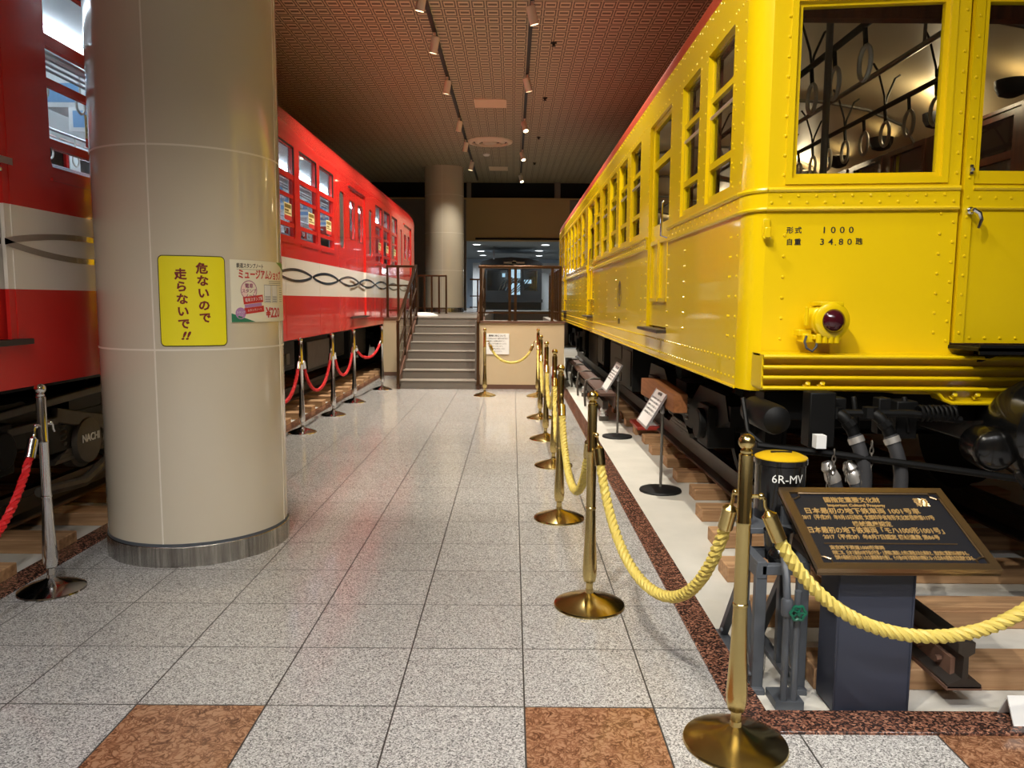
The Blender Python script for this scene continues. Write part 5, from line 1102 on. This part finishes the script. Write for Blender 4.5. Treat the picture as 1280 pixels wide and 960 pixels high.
# notice on the platform wall
nt_ = thing('wall_notice', (-0.27, 13.56, 0.75), 'white printed notice on the beige platform wall right of the stairs', 'sign')
obj('notice_sheet', MB().box(-0.475, -0.055, 13.552, 13.57, 0.62, 0.985), M['white'], nt_)
lt = MB(); PW_ = lambda u, v, w: (u, 13.551 - w, v); text(lt, '車両保存について', 0.038, PW_, -0.265, 0.945, 0, 0.0006, bold=0.001)
for i in range(6): text(lt, ['この車両は日本で最初の地下鉄で', '活躍した貴重な車両です。', '車両には手を触れないように', 'お願いいたします。', '見学の際は足元に十分に', 'ご注意ください。'][i], 0.026, PW_, -0.265, 0.895 - 0.045 * i, 0, 0.0006)
obj('notice_print', lt, M['ink'], nt_)

# ------------------------------------------------------------------ bronze railings
def handrail(name, pts, posts, label, h=1.08, glass=None, mids=(0.15,)):
    """pts: run of (x,y,z) foot points"""
    t = thing(name, pts[0], label, 'railing'); top = MB(); up_ = Vector((0, 0, h))
    for a, b in zip(pts[:-1], pts[1:]): top.bar(Vector(a) + up_, Vector(b) + up_, 0.055, 0.05)
    obj('top_rail', top, M['bronze'], t, bevel=0.008)
    for m_ in mids:
        lo = MB()
        for a, b in zip(pts[:-1], pts[1:]): lo.bar(Vector(a) + Vector((0, 0, m_)), Vector(b) + Vector((0, 0, m_)), 0.03, 0.03)
        obj('lower_rail', lo, M['bronze'], t)
    for q in posts:
        pm_ = MB(); pm_.box(q[0] - 0.024, q[0] + 0.024, q[1] - 0.024, q[1] + 0.024, q[2], q[2] + h); pm_.box(q[0] - 0.04, q[0] + 0.04, q[1] - 0.04, q[1] + 0.04, q[2], q[2] + 0.012); obj('post', pm_, M['bronze'], t)
    if glass:
        for (a, b) in glass:
            a, b = Vector(a), Vector(b); g_ = MB(); d = (b - a); nrm = Vector((d.y, -d.x, 0)).normalized() * 0.004
            vs = [a + Vector((0, 0, 0.18)), b + Vector((0, 0, 0.18)), b + Vector((0, 0, h - 0.1)), a + Vector((0, 0, h - 0.1))]
            g_.add([v + nrm for v in vs] + [v - nrm for v in vs], [(0, 1, 2, 3), (7, 6, 5, 4), (0, 4, 5, 1), (1, 5, 6, 2), (2, 6, 7, 3), (3, 7, 4, 0)]); obj('glass_panel', g_, M['glass'], t)
    return t
def stairline(x): return [(x, 13.46, 0.1), (x, 16.05, 1.19)]
for x, lb in ((-2.0, 'bronze handrail on the left side of the grey stairs'), (-0.60, 'bronze handrail on the right side of the grey stairs by the notice')):
    ps = stairline(x); posts = [(x, 13.46 + 2.59 * k / 3, 0.06 + 1.09 * k / 3 + 0.02) for k in range(4)]
    t = handrail('stair_handrail', ps, posts, lb, 1.08, [((x, 13.5, 0.1), (x, 16.0, 1.17))], (0.22, 0.62))
handrail('platform_railing', [(-0.60, 13.66, PZ), (0.86, 13.66, PZ)], [(-0.56, 13.66, PZ), (-0.05, 13.66, PZ), (0.05, 13.66, PZ), (0.70, 13.66, PZ), (0.84, 13.66, PZ)], 'bronze and glass railing on top of the beige platform wall', 0.95, [((-0.53, 13.66, PZ), (-0.08, 13.66, PZ)), ((0.08, 13.66, PZ), (0.68, 13.66, PZ))])
handrail('platform_railing', [(0.84, 13.70, PZ), (0.84, 17.5, PZ)], [(0.84, 13.9 + 0.45 * k, PZ) for k in range(9)], 'bronze railing running back along the yellow car side of the platform', 0.95, [((0.84, 13.9, PZ), (0.84, 17.5, PZ))])
handrail('platform_railing', [(-2.60, 15.98, PZ), (-2.03, 15.98, PZ)], [(-2.58, 15.98, PZ), (-2.36, 15.98, PZ), (-2.05, 15.98, PZ)], 'short bronze railing on the platform between the red car and the stairs', 1.05, [((-2.56, 15.98, PZ), (-2.06, 15.98, PZ))], (0.15, 0.66))
handrail('platform_railing', [(-2.60, 21.0, PZ), (-1.78, 21.0, PZ)], [(-2.58 + 0.195 * k, 21.0, PZ) for k in range(5)], 'dull bronze railing in front of the far pillar', 1.02, None, (0.15,))
handrail('platform_railing', [(-1.35, 24.4, PZ), (-0.85, 24.4, PZ)], [(-1.1, 24.4, PZ), (-0.87, 24.4, PZ)], 'dark railing just right of the far pillar', 1.02, None, (0.5, 0.15))
cv = MB()   # white cloth-like ramp plate on the landing
cv.lathe([(0.36, 0), (0.35, 0.03), (0.22, 0.075), (0.02, 0.09)], (-2.05, 17.6, PZ), n=28); cv = obj('platform_cover', cv, M['white']); tag(cv, 'low white rounded cover lying on the landing at the top of the stairs', 'cover')

# ------------------------------------------------------------------ far gallery: dark car end behind glass
fx = thing('cab_exhibit', (0.0, 30.0, PZ), 'dark car end with an arched roof and lit windows in the far gallery', 'train car')
cbm = MB(); xa, xb = -1.25, 1.12; Pz = lambda u, v, w: (u, 30.0 + w, v)
cbm.panel(Pz, xa, xb, PZ, 2.95, [(-1.0, -0.2, 1.95, 2.72), (-0.1, 0.34, 1.75, 2.85), (0.44, 0.95, 1.95, 2.72)], 0.12)
cbm.prism([(xa - 0.05, 2.95), (xb + 0.05, 2.95), (xb - 0.1, 3.08), (xb - 0.5, 3.18), (-0.07, 3.23), (xa + 0.5, 3.18), (xa + 0.1, 3.08)], Pz, -0.08, 4.0); cbm.box(xa, xa + 0.1, 30.1, 34, PZ, 2.95); cbm.box(xb - 0.1, xb, 30.1, 34, PZ, 2.95); cbm.box(xa, xb, 33.9, 34, PZ, 2.95)
cbm.box(xa - 0.04, xb + 0.04, 29.85, 30.0, 1.50, 1.62)
obj('body', cbm, mat('dark_cab_paint', (36, 38, 40), 0.35), fx)
obj('window_pane', MB().panel(lambda u, v, w: Pz(u, v, 0.05 + w), -1.05, 1.0, 1.72, 2.88, [], 0.006), M['glass'], fx)
sc_ = MB(); sc_.box(-0.12, 0.06, 30.5, 30.52, 2.45, 2.78); sc_.box(0.10, 0.30, 30.5, 30.52, 2.45, 2.78); sc_.box(-0.05, 0.3, 30.8, 30.82, 1.8, 2.25); sc_.box(0.45, 0.75, 31.0, 31.02, 2.25, 2.4); sc_.box(-0.42, -0.30, 31.0, 31.02, 2.5, 2.65); obj('lit_window_and_glints', sc_, M['cabglow'], fx, label='pale blue lit rear window with added glowing patches for glass reflections')  # central panes are the window; other patches imitate glass reflections by glowing
pipes = MB()
for k in range(9): pipes.tube([(-0.6 + 0.11 * k, 30.35, 1.75 + 0.02 * k), (-0.45 + 0.15 * k, 30.4, 2.15 + 0.05 * (k % 4)), (-0.3 + 0.14 * k, 30.45, 2.4 + 0.04 * (k % 3))], 0.022, 6)
obj('grab_rail', pipes, M['chrome'], fx)
l = bpy.data.lights.new('cab_fill_light', 'POINT'); l.energy = 40; l.color = COOL; l.shadow_soft_size = 0.1
o = bpy.data.objects.new('cab_fill_light', l); COL.objects.link(o); o.location = (0.0, 31.6, 2.75)  # added fill light without a fixture, brightens the inside of the exhibit
hl = MB(); hl.lathe([(0.05, 0), (0.08, 0.04), (0.085, 0.06)], (0.05, 29.92, 3.02), (0, -1, 0), 20); hl.box(-0.35, 0.45, 29.86, 29.93, 2.98, 3.05); obj('headlamp', hl, M['chrome'], fx)
door_ = MB(); door_.box(-6, -1.62, 38.7, 38.8, 1.2, 3.62)
struct('wall_panel', MB().box(-1.75, -1.30, 34.0, 34.1, PZ, 3.2).box(1.25, 2.1, 34.0, 34.1, PZ, 3.2), M['white'])
pg = thing('ceiling_sign', (-0.72, 29.5, 3.2), 'small grey sign hanging under the far gallery ceiling', 'sign'); obj('sign_board', MB().box(-0.75, -0.69, 29.49, 29.51, 3.12, 3.45), M['greybox'], pg); obj('sign_hanger', MB().box(-0.73, -0.71, 29.49, 29.51, 3.45, 3.62), M['greybox'], pg)

# ------------------------------------------------------------------ ceiling fittings
for x, lb in ((-1.2, 'black lighting track on the red car side of the ceiling'), (0.24, 'black lighting track on the yellow car side of the ceiling')):
    o = obj('lighting_track', MB().box(x - 0.028, x + 0.028, -2.0, 26.3, CZ - 0.045, CZ - 0.001), M['track']); tag(o, lb, 'lighting track')
def spot(x, y, tgt, power, label, group, ang=105, blend=0.9, color=WARM):
    t = thing('spotlight', (x, y, CZ - 0.045), label, 'spotlight', group)
    ad = MB(); ad.box(x - 0.02, x + 0.02, y - 0.05, y + 0.05, CZ - 0.065, CZ - 0.045); ad.tube([(x, y, CZ - 0.065), (x, y, CZ - 0.15)], 0.014, 8); obj('adapter', ad, M['lampbody'], t)
    c = Vector((x, y, CZ - 0.20)); d = (Vector(tgt) - c).normalized(); L = 0.24; R = 0.062
    h = MB(); h.lathe([(R * 0.8, -L * 0.45), (R, -L * 0.40), (R, L * 0.55), (R * 0.92, L * 0.55), (R * 0.85, L * 0.40)], c, d, 24); h.tube([c + Vector((0, 0, 0.055)), c], 0.016, 8); obj('lamp_head', h, M['lampbody'], t)
    b = MB(); b.lathe([(R * 0.84, L * 0.42), (R * 0.6, L * 0.44), (0.01, L * 0.45)], c, d, 20); obj('bulb', b, M['bulb'], t, label='glowing lamp face')
    l = bpy.data.lights.new('spot_beam', 'SPOT'); l.energy = power; l.color = color; l.spot_size = math.radians(ang); l.spot_blend = blend; l.shadow_soft_size = 0.03
    o = bpy.data.objects.new('spot_beam', l); COL.objects.link(o); o.location = c + d * (L * 0.62); look(o, d)
LP = 620; RPW = 720
for i, y in enumerate((10.37, 12.07, 14.37, 17.5, 19.8, 22.55)):
    spot(-1.2, y, (-2.2, y + (0.9 if i < 5 else 0.3), 0.8), LP if i < 4 else 400 if i < 5 else 250, ORD[i] + ' cream spotlight on the red car side track, counted from the entrance end', 'spotlights on the red car side track')
for i, y in enumerate((7.4, 10.84, 14.19, 17.53, 21.03, 24.8)):
    tg = (1.17, y + 0.7, 1.9) if i < 3 else (1.17, y - 1.6, 1.9)
    spot(0.24, y, tg, RPW, ORD[i] + ' cream spotlight on the yellow car side track, counted from the entrance end', 'spotlights on the yellow car side track', 105 if i < 3 else 74, 0.9 if i < 3 else 0.6)
# spotlights above and behind the viewpoint for the yellow car front, the plaque and the floor
for i, (x, y, tg, pw) in enumerate(((-1.2, 0.4, (1.9, 3.75, 1.6), 560), (-1.2, 3.2, (1.3, 5.6, 1.7), 420), (0.24, 0.2, (1.4, 3.0, 0.5), 90), (-1.2, 1.6, (0.6, 4.6, 0.3), 300), (0.24, -1.2, (-0.9, 2.8, 0.0), 260), (-1.2, 5.6, (-0.8, 8.0, 0.0), 520))):
    spot(x, y, tg, pw, ORD[i] + ' unseen cream spotlight on the tracks above the viewpoint, counted from the red car', 'spotlights above the viewpoint', 60, 0.6)  # last one is an unseen extra, added to brighten the middle of the floor
vt = thing('air_diffuser', (-0.6, 20.2, CZ - 0.06), 'round cream air diffuser on the ceiling between the two lighting tracks', 'air vent')
v_ = MB(); v_.lathe([(0.58, 0), (0.56, -0.03), (0.46, -0.05), (0.44, -0.02), (0.44, 0)], (-0.6, 20.2, CZ), n=40); obj('outer_ring', v_, M['vent'], vt)
v_ = MB(); v_.lathe([(0.40, 0), (0.38, -0.03), (0.28, -0.05), (0.26, -0.02), (0.26, 0)], (-0.6, 20.2, CZ), n=36); v_.lathe([(0.44, -0.004), (0.0, -0.004)], (-0.6, 20.2, CZ), n=36, m=1); v_.lathe([(0.2, 0), (0.18, -0.05), (0.02, -0.06)], (-0.6, 20.2, CZ), n=30, m=0); obj('inner_cone', v_, [M['vent'], M['black']], vt)
for (x0, x1, y0, y1, lb) in ((-0.81, -0.15, 16.0, 16.65, 'pale square ceiling grille nearer the entrance, before the round diffuser'), (-0.75, -0.17, 23.9, 24.5, 'pale square ceiling grille beyond the round diffuser')):
    t = thing('ceiling_grille', ((x0 + x1) / 2, (y0 + y1) / 2, CZ - 0.02), lb, 'air vent'); g_ = MB(); PG = lambda u, v, w: (u, v, CZ - w); g_.frame(PG, x0, x1, y0, y1, 0.03, 0, 0.022); obj('grille_frame', g_, M['vent'], t)
    g_ = MB(); g_.box(x0 + 0.03, x1 - 0.03, y0 + 0.03, y1 - 0.03, CZ - 0.012, CZ - 0.001)
    for k in range(9): yy = y0 + 0.06 + k * (y1 - y0 - 0.12) / 8; g_.box(x0 + 0.03, x1 - 0.03, yy - 0.012, yy + 0.012, CZ - 0.018, CZ - 0.01)
    obj('grille_slats', g_, M['vent'], t)
for i, (x, y) in enumerate(((0.62, 12.6), (0.62, 15.9), (0.62, 19.6), (0.62, 23.2))):
    d_ = MB(); d_.lathe([(0.05, 0), (0.05, -0.012), (0.025, -0.015), (0.02, -0.045), (0.035, -0.05), (0.034, -0.054)], (x, y, CZ), n=16); o = obj('sprinkler_head', d_, M['black']); tag(o, ORD[i] + ' dark sprinkler head on the ceiling, counted from the entrance end', 'sprinkler', 'sprinkler heads')
sd = MB(); sd.lathe([(0.10, 0), (0.10, -0.02), (0.07, -0.05), (0.02, -0.06)], (-0.75, 21.9, CZ), n=24); tag(obj('smoke_detector', sd, M['white']), 'small white smoke detector on the ceiling behind the round diffuser', 'smoke detector')
for i, (x, y) in enumerate(((-1.33, 28.7), (-1.33, 32.5), (-1.36, 35.5), (1.2, 28.7), (1.08, 32.0), (1.2, 35.5))):
    t = thing('downlight', (x, y, 3.60), ['nearest', 'middle', 'farthest'][i % 3] + (' lit downlight on the left side of the far gallery ceiling' if i < 3 else ' lit downlight on the right side of the far gallery ceiling'), 'downlight', 'gallery downlights')
    r_ = MB(); r_.lathe([(0.18, 0), (0.18, -0.01), (0.15, -0.015), (0.15, 0)], (x, y, 3.62), n=28); obj('trim_ring', r_, M['white'], t)
    r_ = MB(); r_.lathe([(0.15, -0.006), (0.0, -0.008)], (x, y, 3.62), n=24); obj('diffuser', r_, M['down'], t)
    downspot('gallery_beam', (x, y, 3.58), (0, 0, -1), 420, COOL, 150, 1.0, 0.12)
